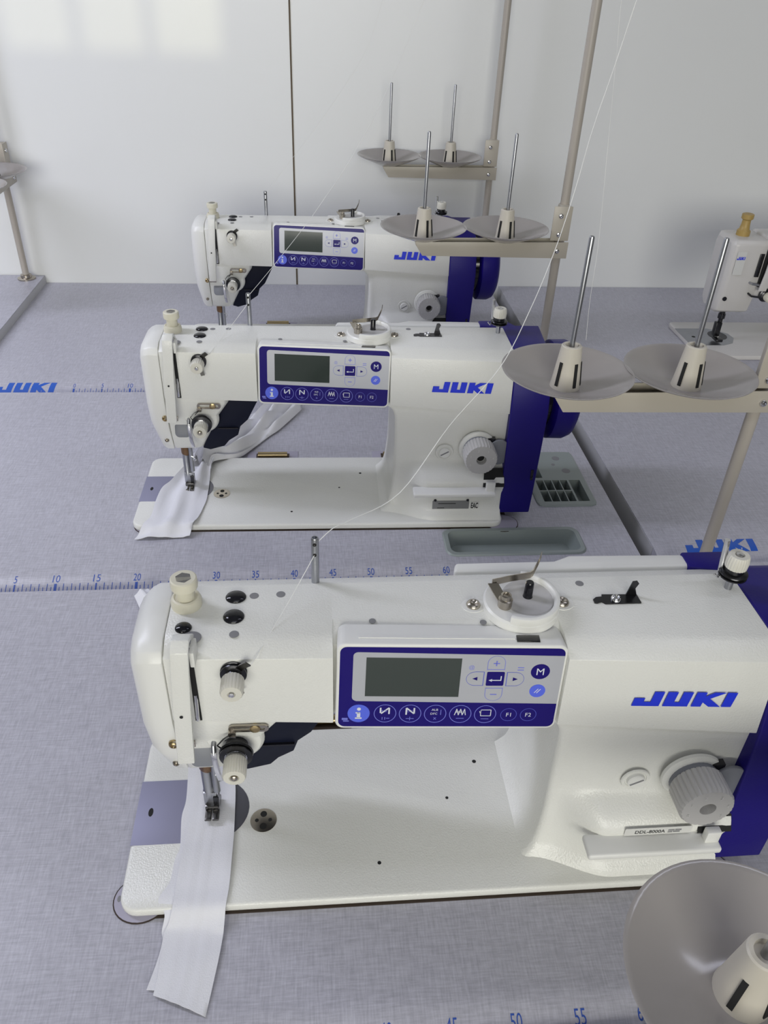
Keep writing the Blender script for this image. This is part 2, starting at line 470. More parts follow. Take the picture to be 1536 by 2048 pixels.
m.loft([loopz(X0 - .5, X1 + .5, Y0 - .5, Y1 + .5, 1.4, 0.02), loopz(X0 - .3, X1 + .3, Y0 - .3, Y1 + .3, 1.3, 0.22), loopz(X0 + .25, X1 - .25, Y0 + .25, Y1 - .25, 1.0, 0.2),
        loopz(X0 + .5, X1 - .5, Y0 + .5, Y1 - .5, 1.0, -1.0), loopz(X0 + .9, X1 - .9, Y0 + .7, Y1 - .7, 1.0, -2.0)], TRAYM, caps=False)
m.add(loopz(X0 + .9, X1 - .9, Y0 + .7, Y1 - .7, 1.0, -2.0), [tuple(range(24))], TRAYM)
m.obj('tray_body', tr, ogt)
for x in (66.0, 75.0):
    k = MB(); k.lathe([(0, 0), (.35, 0), (.3, .12), (0, .15)], (x, -56.5, -2.0), (0, 0, 1), DARKST, 12); k.obj('screw', tr, ogt)
og2 = empty('parts_organizer', world(DX2 + 81, DY2 - 39, 0)); tag(og2, 'small grey-green parts tray with tiny compartments beside the blue motor cover of the middle machine', 'tray')
X0, X1, Y0, Y1 = ORG
m = MB()
xs = [X0 - .4] + [q - .75 for q in (77.55, 77.75, 78.9, 79.05, 80.2, 80.35, 81.45, 81.6, 82.7, 83.0, 84.75)] + [X1 + .4]
ys = [Y0 - .4] + [q - .48 for q in (-45.45, -42.6, -42.4, -39.6, -38.9, -37.0, -32.4)] + [Y1 + .4]
hl = set()
for i in (2, 4, 6, 8):
    for j in (1, 3): hl.add((i, j))
for j in (1, 2, 3): hl.add((10, j))
for i in (2, 3): hl.add((i, 5)); hl.add((i, 6))
slab(m, xs, ys, hl, 0.2, 0.0, -1.7, TRAYM)
m.bm.faces.ensure_lookup_table()
for f in [f for f in m.bm.faces if all(abs(v.co.z) < 1e-6 for v in f.verts)]: m.bm.faces.remove(f)
m.loft([loopz(X0 - .7, X1 + .7, Y0 - .7, Y1 + .7, 1.3, 0.01), loopz(X0 - .6, X1 + .6, Y0 - .6, Y1 + .6, 1.2, 0.16), loopz(X0 - .38, X1 + .38, Y0 - .38, Y1 + .38, .3, 0.19)], TRAYM, caps=False)
m.obj('tray_body', og2, (81, -39, 0))
for x, y, r in ((81.9, -33.6, .62), (81.0, -35.5, .3), (82.6, -37.4, .68)):
    k = MB(); k.lathe([(r, 0.2), (r, .215), (r * .8, .22), (0.01, .22)], (x, y, 0), (0, 0, 1), HOLE, 20); k.obj('peg_hole', og2, (81, -39, 0))

# ------------------------------------------------------------------ the flat-bed sewing machine
MO = Vector((45, -42, 0))


def make_machine():
    root = empty('sewing_machine', world(*MO))

    def done(mb, name, parent=root, smooth=38): return mb.obj(name, parent, MO, smooth)

    def screw(x, y, z, ax, r=.45, m=NICKEL, parent=root, slot=True):
        k = MB(); ax = Vector(ax)
        k.lathe([(r, 0), (r, .12), (r * .85, .26), (r * .55, .33), (r * .3, .18), (0, .15)], (x, y, z), ax, m, 18); return done(k, 'screw', parent)
    # bed
    b = MB()
    b.loft([[(a, c, z) for a, c in rrect(18.62, 70.3, -51.75, -33.75, 1.5, 6)] for z in (0.06, 1.04)], ENAMEL, bevel=.28, seg=3, ang=60)
    done(b, 'bed')
    b = MB(); b.loft([[(a, c, z) for a, c in ((18.6, -45.85), (24.6, -45.85), (24.6, -39.25), (18.6, -39.25))] for z in (1.0, 1.07)], SLIDE, bevel=.02)
    b.loft([[(a, c, z) for a, c in ell(19.9, -42.6, .22, .45, 16)] for z in (1.07, 1.078)], VOID)
    done(b, 'slide_plate')
    b = MB(); half = [(24.65, -45.85)] + [(25.3 + 3.5 * math.cos(t), -42.55 + 3.3 * math.sin(t)) for t in [math.radians(-90 + 180 * i / 20) for i in range(21)]] + [(24.65, -39.25)]
    b.loft([[(a, c, z) for a, c in half] for z in (1.0, 1.06)], NPL); done(b, 'needle_plate')
    b = MB(); b.lathe([(1.2, 1.0), (1.2, 1.07), (1.05, 1.09), (0.01, 1.09)], (30.16, -43.97, 0), (0, 0, 1), NICKEL, 32)
    for dx, dy, r in ((0, .62, .3), (0, -.62, .32), (-.6, 0, .17), (.6, 0, .17)):
        b.lathe([(r, 0), (r, .02), (r * .7, .022), (.01, .022)], (30.16 + dx, -43.97 + dy, 1.09), (0, 0, 1), VOID, 14)
    done(b, 'bobbin_plug')
    for x, y, r in ((50.55, -38.6, .2), (47.26, -42.55, .15), (40.4, -48.7, .17)):
        b = MB(); b.lathe([(r, 1.03), (r, 1.05), (.01, 1.05)], (x, y, 0), (0, 0, 1), VOID, 12); done(b, 'oil_hole')
    # column
    st = [(1.0, 53.0, -48.9, 59.0, -51.2, -51.2), (1.4, 53.6, -48.6, 58.8, -51.05, -51.05), (1.75, 53.9, -48.4, 58.6, -50.95, -50.95), (2.0, 54.05, -48.25, 58.5, -50.25, -50.25), (3.4, 54.4, -47.95, 58.2, -50.15, -50.15), (5.6, 54.6, -47.7, 57.7, -50.1, -50.1), (5.8, 54.62, -47.68, 57.7, -50.6, -50.6), (7.2, 54.7, -47.45, 57.6, -50.5, -50.5),
          (8.0, 54.7, -47.4, 57.6, -49.5, -49.5), (8.9, 54.7, -47.3, 57.6, -47.95, -48.4), (12, 54.7, -47.2, 58, -47.45, -48.2), (15.4, 54.6, -47.2, 58, -47.4, -48.2), (16.4, 54.2, -47.2, 58, -47.4, -48.2), (17.0, 53.6, -47.1, 58, -47.35, -48.2), (17.45, 52.6, -47.0, 58, -47.3, -48.2)]
    lev = []
    for q in range(len(st) - 1):
        n = max(1, int(round((st[q + 1][0] - st[q][0]) / .35)))
        for k in range(n):
            t = k / n; lev.append([st[q][c] + (st[q + 1][c] - st[q][c]) * t for c in range(6)])
    lev.append(list(st[-1]))
    for _ in range(3):                          # round the casting's transitions
        lev = [lev[0]] + [[a[0] * .0 + b_[0]] + [(a[c] + 2 * b_[c] + d[c]) / 4 for c in range(1, 6)] for a, b_, d in zip(lev, lev[1:], lev[2:])] + [lev[-1]]
    loops = []
    for z, x0, yl, xa, ya, yb in lev:
        p = [(x0, -36.3, z), (x0, yl + .5, z), (x0 + .12, yl + .16, z), (x0 + .45, yl - .02, z)]
        for k in range(1, 13):
            t = k / 12; x = x0 + .45 + (xa + 1.6 - x0 - .45) * t; e = t * t * (3 - 2 * t)
            ye = ya + (yb - ya) * 1.6 / (69.9 - xa); p.append((x, yl + (ye - yl) * e, z))
        p += [(66, ya + (yb - ya) * (66 - xa) / (69.9 - xa), z), (69.9, yb, z), (69.9, -36.3, z)]
        loops.append(p)
    b = MB(); b.loft(loops, ENAMEL)
    done(b, 'column', smooth=55)
    # arm cover
    sx = [(24.25, -46.0, 24.0, -46.05, 17.5), (26.5, -46.2, 24.06, -46.25, 17.5), (36.45, -46.5, 24.05, -46.9, 17.5), (36.5, -45.0, 24.0, -46.0, 17.6), (53.75, -45.4, 23.9, -46.6, 17.4), (53.8, -47.3, 23.92, -47.85, 17.4), (69.75, -48.15, 23.75, -48.93, 16.7)]
    b = MB(); b.loft([[(x, yb, zb), (x, yt, zt), (x, yt + 1.3, 24.6), (x, yt + 2.0, 24.75), (x, -38.9, 24.75), (x, -37.6, 24.2), (x, -37.1, 22.8), (x, -37.1, zb - .1)] for x, yt, zt, yb, zb in sx], ENAMEL, bevel=.13, seg=2, ang=20)
    done(b, 'arm')
    b = MB(); b.loft([[(46.7, -37.2, z), (56.0, -37.2, z), (68.0, -37.2, z), (67.0, -35.5, z), (57.0, -35.3, z), (55.5, -36.0, z), (47.0, -36.0, z)] for z in (17.4, 24.25)], ENAMEL2, bevel=.3, seg=3)
    done(b, 'rear_cover')
    # head under the arm
    hs = [(8.3, 24.3, 27.6, -43.3, -39.6), (8.9, 24.25, 28.6, -43.9, -38.8), (11, 24.25, 29.4, -44.7, -38.2), (13.9, 24.25, 30.6, -45.5, -37.8), (16.6, 24.25, 32.4, -46.0, -37.5), (17.6, 24.25, 32.6, -46.1, -37.4)]
    b = MB(); b.loft([[(x0, yb, z), (x0, yf, z), (x1 - .5, yf, z), (x1, yf + .8, z), (x1, yb, z)] for z, x0, x1, yf, yb in hs], ENAMEL, bevel=.22, seg=2, ang=25)
    b.lathe([(2.1, 0), (2.0, .25), (1.8, .45), (0, .5)], (28.9, -45.2, 14.2), (0, -1, .08), ENAMEL, 32)
    b.lathe([(.75, 0), (.7, .3), (.5, .5), (0, .55)], (27.0, -45.1, 14.3), (0, -1, .05), ENAMEL, 20)
    done(b, 'head')
    b = MB()
    prof = [(-43.5, 8.35), (-45.2, 12.5), (-46.0, 17), (-46.1, 23.6), (-45.6, 24.35), (-44.6, 24.75), (-38.8, 24.75), (-37.5, 24.1), (-37.1, 22.8), (-37.4, 10), (-38.6, 8.35)]

    def inset(d):
        cy, cz = -41.8, 16.5
        return [(y + (d if y < cy else -d) * (1 if abs(y - cy) > 2 else .6), z + (d * .55 if z < cz else -d * .8)) for y, z in prof]
    b.loft([[(x, y, z) for y, z in inset(d)] for x, d in ((24.17, 0), (22.9, .02), (22.35, .25), (21.9, .65), (21.65, 1.15), (21.5, 2.0))], ENAMEL2, bevel=.12, seg=2, ang=30)
    for v in b.bm.verts:                       # the plate narrows towards its foot
        if v.co.z < 13: v.co.x += (13 - v.co.z) / 4.7 * 0.9 * max(0, (24.17 - v.co.x) / 2.6)
    done(b, 'face_plate', smooth=45)
    screw(23.9, -45.6, 14.3, (0, -1, 0), .42, BRASS); screw(23.45, -44.2, 10.2, (0, -1, .2), .32)
    b = MB(); b.box(23.9, 25.6, -45.85, -45.7, 14.0, 14.7, NICKEL, .05); done(b, 'thread_guide')
    # dark guard behind the head
    b = MB(); g = [(32.35, 17.2), (36.6, 17.2), (34.7, 13.4), (33.6, 12.3), (33.2, 10.9), (31.9, 10.0), (31.2, 9.1), (29.2, 8.5), (28.2, 8.8), (29.4, 11.5), (30.5, 14)]
    b.loft([[(x, -44.6 + (17.2 - z) * .07, z) for x, z in g], [(x, -38, z) for x, z in g]], NAVY2, bevel=.1)
    b.box(30.6, 33.3, -44.5, -44.2, 12.05, 12.2, BLACK)
    done(b, 'hand_guard')
    # take-up cover strap, slot and lever
    b = MB(); b.strip([(25.9, -45.3, 25.5), (25.9, -46.2, 26.35), (25.88, -46.9, 26.55), (25.85, -47.5, 26.1), (25.8, -47.7, 25.0), (25.55, -47.9, 21), (25.25, -48.0, 15.0)], 1.28, .42, ENAMEL, bevel=.1)
    b.box(26.4, 26.75, -47.2, -45.6, 24.3, 25.7, ENAMEL, .08)
    b.lathe([(.13, 0), (.13, .03), (.01, .03)], (25.45, -48.17, 20.3), (0, -1, 0), VOID, 10)
    done(b, 'take_up_cover')
    b = MB(); b.loft([[(26.1, -46.24, 25.0), (26.42, -46.24, 25.0), (26.5, -46.31, 17.7), (26.0, -46.31, 17.7)], [(26.1, -45.9, 25.0), (26.42, -45.9, 25.0), (26.5, -45.9, 17.7), (26.0, -45.9, 17.7)]], VOID); done(b, 'take_up_slot')  # slot not cut: thin dark box on the face imitates its inner shade
    b = MB(); b.tube([(26.25, -46.2, 20.4), (26.28, -46.5, 19.4), (26.28, -46.7, 18.6), (26.25, -46.5, 18.0)], .14, CHROME); done(b, 'take_up_lever')
    # presser adjusting dial, oil plugs, top screw holes
    b = MB(); b.lathe([(1.15, 0), (1.18, .5), (1.05, .85), (.9, .9), (.82, .8), (.01, .8)], (25.45, -41.0, 24.72), (0, 0, 1), CREAM, 30)
    b.lathe([(.72, .7), (.70, 1.75), (1.0, 1.85), (1.03, 2.1), (1.0, 2.62), (.9, 2.7), (.62, 2.7)], (25.45, -41.0, 24.72), (0, 0, 1), CREAM, 30)
    b.lathe([(.62, 2.7), (.60, 2.0), (.01, 2.0)], (25.45, -41.0, 24.72), (0, 0, 1), HOLE, 6); done(b, 'presser_dial')  # hex recess floor coloured grey to paint in the shade of its depth
    for x, y, rx, ry in ((29.1, -42.54, .8, .78), (29.1, -40.32, .8, .72), (25.5, -43.6, .62, .58)):
        b = MB(); b.loft([[(a, c, 24.74 + h) for a, c in ell(x, y, rx * k, ry * k)] for k, h in ((1, 0), (1, .06), (.92, .16), (.7, .25), (.4, .3), (.08, .32))], BLACK); done(b, 'oil_plug')
    b = MB(); b.loft([[(a, c, 24.7 + h) for a, c in ell(26.2, -44.6, .72 * k, .62 * k)] for k, h in ((1, 0), (1, .07), (.7, .12), (.05, .12))], HOLE); done(b, 'oil_plug')
    for x, y, r in ((30.5, -40.2, .36), (32.55, -40.1, .36), (29.26, -44.4, .36), (39.5, -43.4, .26), (47.9, -43.9, .26), (56.6, -39.7, .34)):
        b = MB(); b.lathe([(r, 24.72), (r, 24.765), (r * .9, 24.768), (.01, 24.768)], (x, y, 0), (0, 0, 1), HOLE, 18)
        done(b, 'screw_hole')  # flat discs, their grey painted as the shade of sunken holes
    # thread post
    b = MB(); b.lathe([(.32, 24.5), (.31, 28.95), (.26, 29.08), (.2, 29.08), (.18, 28.9), (.01, 28.9)], (35.26, -38.56, 0), (0, 0, 1), STEEL, 18)
    for z in (28.6, 27.6): b.lathe([(.15, 0), (.15, .05), (.01, .05)], (35.24, -38.86, z), (0, -1, .1), VOID, 10)
    done(b, 'thread_post')
    # bobbin winder
    wx, wy = 51.1, -42.35
    b = MB(); b.lathe([(2.95, 24.7), (2.95, 25.35), (2.8, 25.5), (.01, 25.5)], (wx, wy, 0), (0, 0, 1), ENAMEL2, 44)
    ring = []
    for i in range(27):
        a = math.radians(-120 + 200 * i / 26); ring.append(a)
    lo = [[(wx + r * math.cos(a), wy + r * math.sin(a), z) for r, z in ((2.9, 25.3), (2.9, 26.05), (2.6, 26.1), (2.45, 25.9), (2.45, 25.3))] for a in ring]
    b.loft(lo, ENAMEL2, bevel=.05)
    done(b, 'winder_base')
    b = MB(); b.lathe([(2.05, 25.5), (2.0, 25.62), (1.6, 25.66), (1.5, 25.6), (.8, 25.62), (.01, 25.62)], (wx + .55, wy + .25, 0), (0, 0, 1), LGREY, 36); done(b, 'winder_disc')
    b = MB(); b.lathe([(.4, 25.6), (.35, 25.75), (.33, 26.95), (.27, 27.05), (.01, 27.05)], (51.64, -42.05, 0), (0, 0, 1), BLACK, 18); done(b, 'winder_spindle')
    b = MB(); b.strip([(49.5, -43.0, 26.0), (49.25, -42.1, 26.1), (49.0, -41.2, 26.25)], .8, .12, NICKEL)
    b.strip([(48.95, -41.1, 26.3), (50.4, -40.75, 26.35), (52.1, -40.45, 26.4), (52.35, -40.3, 26.5), (52.8, -39.9, 27.3), (52.95, -39.8, 27.9)], .5, .12, NICKEL, side=(0.1, .35, 1))
    b.lathe([(.55, 25.5), (.55, 26.2), (.42, 26.25), (.4, 26.6), (.25, 26.65), (.2, 26.5), (.01, 26.5)], (49.65, -42.95, 0), (0, 0, 1), NICKEL, 20)
    done(b, 'winder_lever')
    for x, y in ((47.46, -42.0), (54.51, -42.0)):
        b = MB(); b.loft([[(a, c, z) for a, c in ell(x, y, .92, .82)] for z in (24.7, 24.80)], ENAMEL2); done(b, 'winder_lug'); screw(x, y, 24.78, (0, 0, 1), .56, NICKEL)
    # thread cutter on the arm top
    b = MB(); b.loft([[(a, c, z) for a, c in ((57.1, -42.15), (57.1, -41.75), (57.4, -41.5), (57.9, -41.45), (57.95, -41.2), (60.8, -41.3), (60.85, -42.3), (57.95, -42.3), (57.7, -42.05), (57.3, -42.2))] for z in (24.76, 24.86)], DARKST)
    b.loft([[(x, -41.35 + d, z) for x, z in ((59.9, 24.8), (60.8, 24.8), (60.55, 25.5), (60.75, 26.0), (60.55, 26.25), (60.2, 26.2), (60.05, 25.5))] for d in (0, .1)], DARKST)
    done(b, 'thread_cutter'); screw(58.9, -41.85, 24.84, (0, 0, 1), .42, CHROME)
    # tension post at the right end of the arm
    tx, ty = 68.7, -40.7
    b = MB(); b.lathe([(.3, 24.7), (.3, 26.0), (.35, 26.0)], (tx, ty, 0), (0, 0, 1), STEEL, 14)
    b.lathe([(.3, 25.85), (.9, 25.95), (1.12, 26.1), (1.12, 26.2), (.85, 26.3), (1.14, 26.4), (1.1, 26.48), (.75, 26.58), (.7, 27.1), (.3, 27.1)], (tx, ty, 0), (0, 0, 1), DARKST, 28); done(b, 'tension_disc')
    b = MB(); b.lathe([(.86, 27.0), (.9, 27.6), (.82, 28.1), (.74, 28.2), (.4, 28.2), (.35, 28.05), (.01, 28.05)], (tx, ty, 0), (0, 0, 1), KNOBW, knurl=22, kd=.04); b.lathe([(.3, 28.0), (.28, 28.25), (0, 28.3)], (tx, ty, 0), (0, 0, 1), CHROME, 12); done(b, 'tension_knob')
    b = MB(); b.cyl((tx - .75, ty + .6, 26.1), (tx - .85, ty + .9, 29.0), .24, CHROME, 12); b.tube([(tx - .8, ty + .5, 26.0), (tx - 1.2, ty, 25.9), (tx - 1.5, ty + .1, 26.2)], .09, CHROME); done(b, 'thread_guide')
    # upper tension
    b = MB(); ux, uz = 29.25, 22.95
    b.lathe([(.95, 0), (.98, .15), (.8, .25), (.98, .35), (.96, .45), (.6, .6), (.5, 1.2)], (ux, -46.3, uz), (0, -1, 0), DARKST, 28); done(b, 'tension_disc')
    b = MB(); b.lathe([(.80, .9), (.84, 1.0), (.84, 2.1), (.74, 2.3), (.3, 2.32), (.26, 2.2), (.01, 2.2)], (ux, -46.3, uz), (0, -1, 0), KNOBW, knurl=20, kd=.05); b.lathe([(.22, 2.2), (.2, 2.4), (0, 2.45)], (ux, -46.3, uz), (0, -1, 0), CHROME, 12); done(b, 'tension_knob')
    b = MB(); b.strip([(ux + .3, -46.75, uz + .5), (ux + .75, -46.85, uz + 1.0), (ux + 1.15, -46.95, uz + 1.3)], .5, .1, FOOT, side=(.6, 0, -.6))
    b.strip([(ux + .1, -46.75, uz - .5), (ux + .3, -46.85, uz - 1.2), (ux + .45, -46.95, uz - 1.75)], .5, .1, FOOT, side=(.9, 0, .25)); done(b, 'tension_lever')
    # slotted guide plate
    b = MB(); fr = (Vector((29.9, -46.1, 16.45)), Vector((1, -.02, 0)), Vector((0, -.12, 1)), Vector((0, -1, -.12)))
    outer = rrect(-1.55, 1.55, -.42, .42, .4, 5); inner = rrect(-1.25, 1.25, -.2, .2, .19, 5)
    for k in range(len(outer)):
        j = (k + 1) % len(outer); q = [outer[k], outer[j], inner[j], inner[k]]; b.flat(q, .16, NICKEL, fr)
    b.flat(rrect(-1.6, -1.0, -.8, -.2, .2), .35, NICKEL, fr); b.lathe([(.42, 0), (.4, .25), (.25, .32), (0, .3)], fr[0] + Vector((.5, 0, 0)), (0, -1, 0), BRASS, 14); done(b, 'thread_guide')
    # main tension
    lx, lz = 28.8, 13.95; ax = (0, -1, -.02)
    b = MB(); b.lathe([(.9, .3), (.95, .9), (1.25, 1.05), (1.36, 1.2), (1.3, 1.33), (1.0, 1.4), (1.3, 1.5), (1.3, 1.6), (.9, 1.7), (.6, 1.8), (.55, 2.2)], (lx, -45.3, lz), ax, DARKST, 32)
    for k in range(3): b.lathe([(.7 + .09 - .05 * k, 1.62 + .17 * k), (.95 - .06 * k, 1.68 + .17 * k), (.8 - .05 * k, 1.74 + .17 * k)], (lx, -45.3, lz), ax, CHROME, 24)
    done(b, 'tension_disc')
    b = MB(); b.lathe([(.88, 1.95), (.92, 2.05), (.92, 3.3), (.84, 3.52), (.4, 3.55), (.34, 3.4), (.01, 3.4)], (lx, -45.3, lz), ax, KNOBW, knurl=24, kd=.05); b.lathe([(.3, 3.35), (.28, 3.6), (.12, 3.72), (0, 3.72)], (lx, -45.3, lz), ax, NICKEL, 14); done(b, 'tension_knob')
    b = MB(); b.tube([(28.6, -46.0, 15.7), (27.9, -46.4, 15.5), (27.4, -46.5, 14.9), (27.6, -46.4, 14.5)], .06, DARKST)
    b.tube([(28.0, -46.3, 15.2), (28.5, -46.5, 15.8), (28.9, -46.5, 15.75)], .05, DARKST); done(b, 'check_spring')
    # arm thread guide below the strap
    b = MB(); b.tube([(27.0, -45.2, 14.3), (27.0, -46.0, 14.2), (27.0, -46.3, 13.6)], .2, STEEL, 12); b.strip([(27.0, -46.35, 13.8), (27.05, -46.4, 12.6), (27.15, -46.3, 11.2), (27.3, -46.2, 10.2)], .45, .16, CHROME, bevel=.04); done(b, 'arm_thread_guide')
    b = MB(); fr = (Vector((26.0, -45.2, 12.4)), Vector((1, 0, 0)), Vector((0, .34, 1)).normalized(), Vector((0, -1, .3)).normalized())
    b.flat(rrect(-1.05, 1.05, -1.05, 1.05, .6), .35, GREYD, fr, bevel=.1); done(b, 'finger_guard')
    # presser bar, needle bar, foot
    b = MB(); b.lathe([(.62, 8.4), (.72, 8.4), (.72, 7.2), (.6, 6.9)], (25.5, -42.4, 0), (0, 0, 1), COPPER, 20); b.lathe([(.52, 8.4), (.5, 4.0), (.56, 3.9), (.56, 3.4), (.4, 3.3)], (25.4, -42.5, 0), (0, 0, 1), STEEL, 20); done(b, 'presser_bar')
    b = MB(); b.cyl((26.2, -43.0, 8.4), (26.2, -43.0, 4.4), .3, STEEL, 14); b.cyl((26.2, -43.0, 4.4), (26.2, -43.0, 1.5), .06, CHROME, 8); b.tube([(26.2, -43.2, 7.0), (26.7, -43.3, 6.8), (26.9, -43.3, 6.4), (26.6, -43.3, 6.1)], .09, CHROME); done(b, 'needle_bar')
    b = MB(); b.box(24.9, 26.1, -43.0, -42.0, 2.3, 4.0, STEEL, .1); b.box(25.75, 26.25, -43.2, -42.2, 2.2, 3.6, DARKST, .08); b.box(24.95, 26.2, -43.3, -41.8, 1.85, 2.4, FOOT, .12)
    for x in (24.95, 25.65): b.loft([[(x, y, z), (x + .56, y, z), (x + .56, y, z + h), (x, y, z + h)] for y, z, h in ((-41.6, 1.4, .5), (-43.2, 1.4, .5), (-43.8, 1.45, .4), (-44.2, 1.65, .25))], FOOT, bevel=.05)
    done(b, 'presser_foot')
    # control panel
    C = Vector((45.195, -47.13, 21.167)); U = Vector((0.9992, -0.0334, -0.0212)); V = Vector((0.0259, 0.1477, 0.9887)); N = Vector((-0.0299, -0.9885, 0.1484))
    V = (V - U * V.dot(U)).normalized(); N = U.cross(V).normalized()
    fr = (C, U, V, N)
    pan = MB(); pl = rrect(-8.55, 8.5, -3.92, 3.95, .65, 6)
    pan.loft([[C + U * a + V * c + N * d for a, c in pl] for d in (-2.6, -.02)], ENAMEL2, bevel=.14, seg=3, ang=60)
    G = lambda d: (C + N * d, U, V, N)
    top = C + V * 3.95
    pan.loft([[top + U * a + N * d + V * h for a, d in ((-7.0, -.95), (4.6, -.95), (4.6, -.75), (-7.0, -.75))] for h in (-.02, .07)], ENAMEL2)
    po = done(pan, 'control_panel')
    f = MB(); f.flat(rrect(-8.32, 8.3, -3.68, 3.7, .5), .03, FASCIA, G(-.02))
    f.flat([(-7.35, -.85)] + [(-7.0 - .35 * math.cos(t), -.85 - .35 * math.sin(t)) for t in (.4, .8, 1.2)] + [(-7.0, -1.22), (8.3, -1.42), (8.3, 3.05), (-7.0, 3.27)] + [(-7.0 - .35 * math.sin(t), 2.92 + .35 * math.cos(t)) for t in (.4, .8, 1.2)] + [(-7.35, 2.92)], .015, SILVER, G(.01))
    f.glyphs('@', 1.43, 1.95, .42, KEYPALE, G(.028), lift=0); f.glyphs('=', 5.12, 1.86, .3, KEYPALE, G(.028), lift=0)
    f.flat(rrect(-8.05, -7.6, -3.05, -2.85, .05), .01, KEYPALE, G(.01)); f.flat(rrect(-7.95, -7.5, -3.2, -3.1, .03), .01, KEYPALE, G(.01))
    done(f, 'fascia', po)
    f = MB(); f.flat([(-6.39, -.74), (.66, -.78), (.64, 2.77), (-6.39, 2.81)], .02, LCD, G(.025)); done(f, 'screen', po)
    f = MB(); f.flat([(4.75, -.1), (6.5, -.1), (6.6, .75), (4.85, .75)], .08, BLACK, (top + N * -.5 - U * .1, U, -N, V), bevel=.1)
    done(f, 'card_slot', po)

    def outline(mb, poly, w, m, d):
        cx = sum(p[0] for p in poly) / len(poly); cy = sum(p[1] for p in poly) / len(poly); n = len(poly)
        rr = max(math.hypot(a - cx, c - cy) for a, c in poly); k = 1 - w / rr
        q = [(cx + (a - cx) * k, cy + (c - cy) * k) for a, c in poly]
        v = [C + U * a + V * c + N * d for a, c in poly + q]; mb.add(v, [(i, (i + 1) % n, n + (i + 1) % n, n + i) for i in range(n)], m)

    def arch(cx, cy, w, h, rot):
        p = [(-w / 2, -h / 2), (w / 2, -h / 2), (w / 2, 0)] + [(w / 2 * math.cos(t), h / 2 * math.sin(t)) for t in [PI * i / 10 for i in range(1, 10)]] + [(-w / 2, 0)]
        c, s = math.cos(rot), math.sin(rot); return [(cx + a * c - b * s, cy + a * s + b * c) for a, b in p]
    ln = lambda mb, x0, y0, x1, y1, w, m, d=.045: mb.add([C + U * (x0 - (y1 - y0) / math.hypot(x1 - x0, y1 - y0) * w / 2) + V * (y0 + (x1 - x0) / math.hypot(x1 - x0, y1 - y0) * w / 2) + N * d, C + U * (x0 + (y1 - y0) / math.hypot(x1 - x0, y1 - y0) * w / 2) + V * (y0 - (x1 - x0) / math.hypot(x1 - x0, y1 - y0) * w / 2) + N * d,
                                                          C + U * (x1 + (y1 - y0) / math.hypot(x1 - x0, y1 - y0) * w / 2) + V * (y1 - (x1 - x0) / math.hypot(x1 - x0, y1 - y0) * w / 2) + N * d, C + U * (x1 - (y1 - y0) / math.hypot(x1 - x0, y1 - y0) * w / 2) + V * (y1 + (x1 - x0) / math.hypot(x1 - x0, y1 - y0) * w / 2) + N * d], [(0, 1, 2, 3)], m)
    for cx, cy, rot, w, h, lm, kind in ((3.25, 2.40, 0, 1.34, 1.27, KEYPALE, '+'), (3.3, -.53, PI, 1.34, 1.22, KEYPALE, '-'), (1.76, .94, PI / 2, 1.3, 1.34, KEYLINE, '<'), (4.8, .91, -PI / 2, 1.3, 1.36, KEYLINE, '>')):
        k = MB(); a = arch(cx, cy, w, h, rot); k.flat(a, .012, SILVER, G(.025)); outline(k, a, .07, lm, .042)
        if kind == '+': ln(k, cx - .24, cy - .05, cx + .24, cy - .05, .1, lm); ln(k, cx, cy - .29, cx, cy + .19, .1, lm)
        elif kind == '-': ln(k, cx - .25, cy, cx + .25, cy, .09, lm)
        else:
            sg = -1 if kind == '<' else 1; k.add([C + U * (cx + sg * .2) + V * cy + N * .045, C + U * (cx - sg * .18) + V * (cy + .17) + N * .045, C + U * (cx - sg * .18) + V * (cy - .17) + N * .045], [(0, 1, 2)], FASCIA)
        done(k, 'button', po)
    k = MB(); k.flat(rrect(2.62, 3.96, .29, 1.57, .1), .02, FASCIA, G(.025)); ln(k, 2.95, .8, 3.75, .8, .08, KEYWHITE, .05); ln(k, 3.72, .8, 3.72, 1.2, .08, KEYWHITE, .05)
    k.add([C + U * a + V * c + N * .05 for a, c in ((2.8, .8), (3.05, .93), (3.05, .67))], [(0, 1, 2)], KEYWHITE); done(k, 'button', po)
    k = MB(); k.flat(ell(6.62, 1.62, .72, .69), .02, FASCIA, G(.025)); k.glyphs('M', 6.62, 1.62, .6, KEYWHITE, G(.05), bold=0.0, lift=0); done(k, 'button', po)
    k = MB(); k.flat(ell(6.63, -.18, .61, .6), .02, KEYBLUE, G(.025)); ln(k, 6.4, -.36, 6.68, .02, .06, KEYWHITE, .05); ln(k, 6.58, -.38, 6.86, 0, .06, KEYWHITE, .05); done(k, 'button', po)
    k = MB(); k.flat(ell(-6.79, -2.4, .84, .85), .02, KEYBLUE, G(.012)); k.flat(rrect(-6.92, -6.66, -2.85, -2.3, .02), .005, KEYWHITE, G(.033)); k.flat(ell(-6.78, -1.98, .15, .15, 14), .005, KEYWHITE, G(.033)); k.flat(rrect(-7.05, -6.55, -2.92, -2.78, .02), .005, KEYWHITE, G(.033)); k.flat(rrect(-7.02, -6.7, -2.4, -2.28, .02), .005, KEYWHITE, G(.033)); done(k, 'button', po)
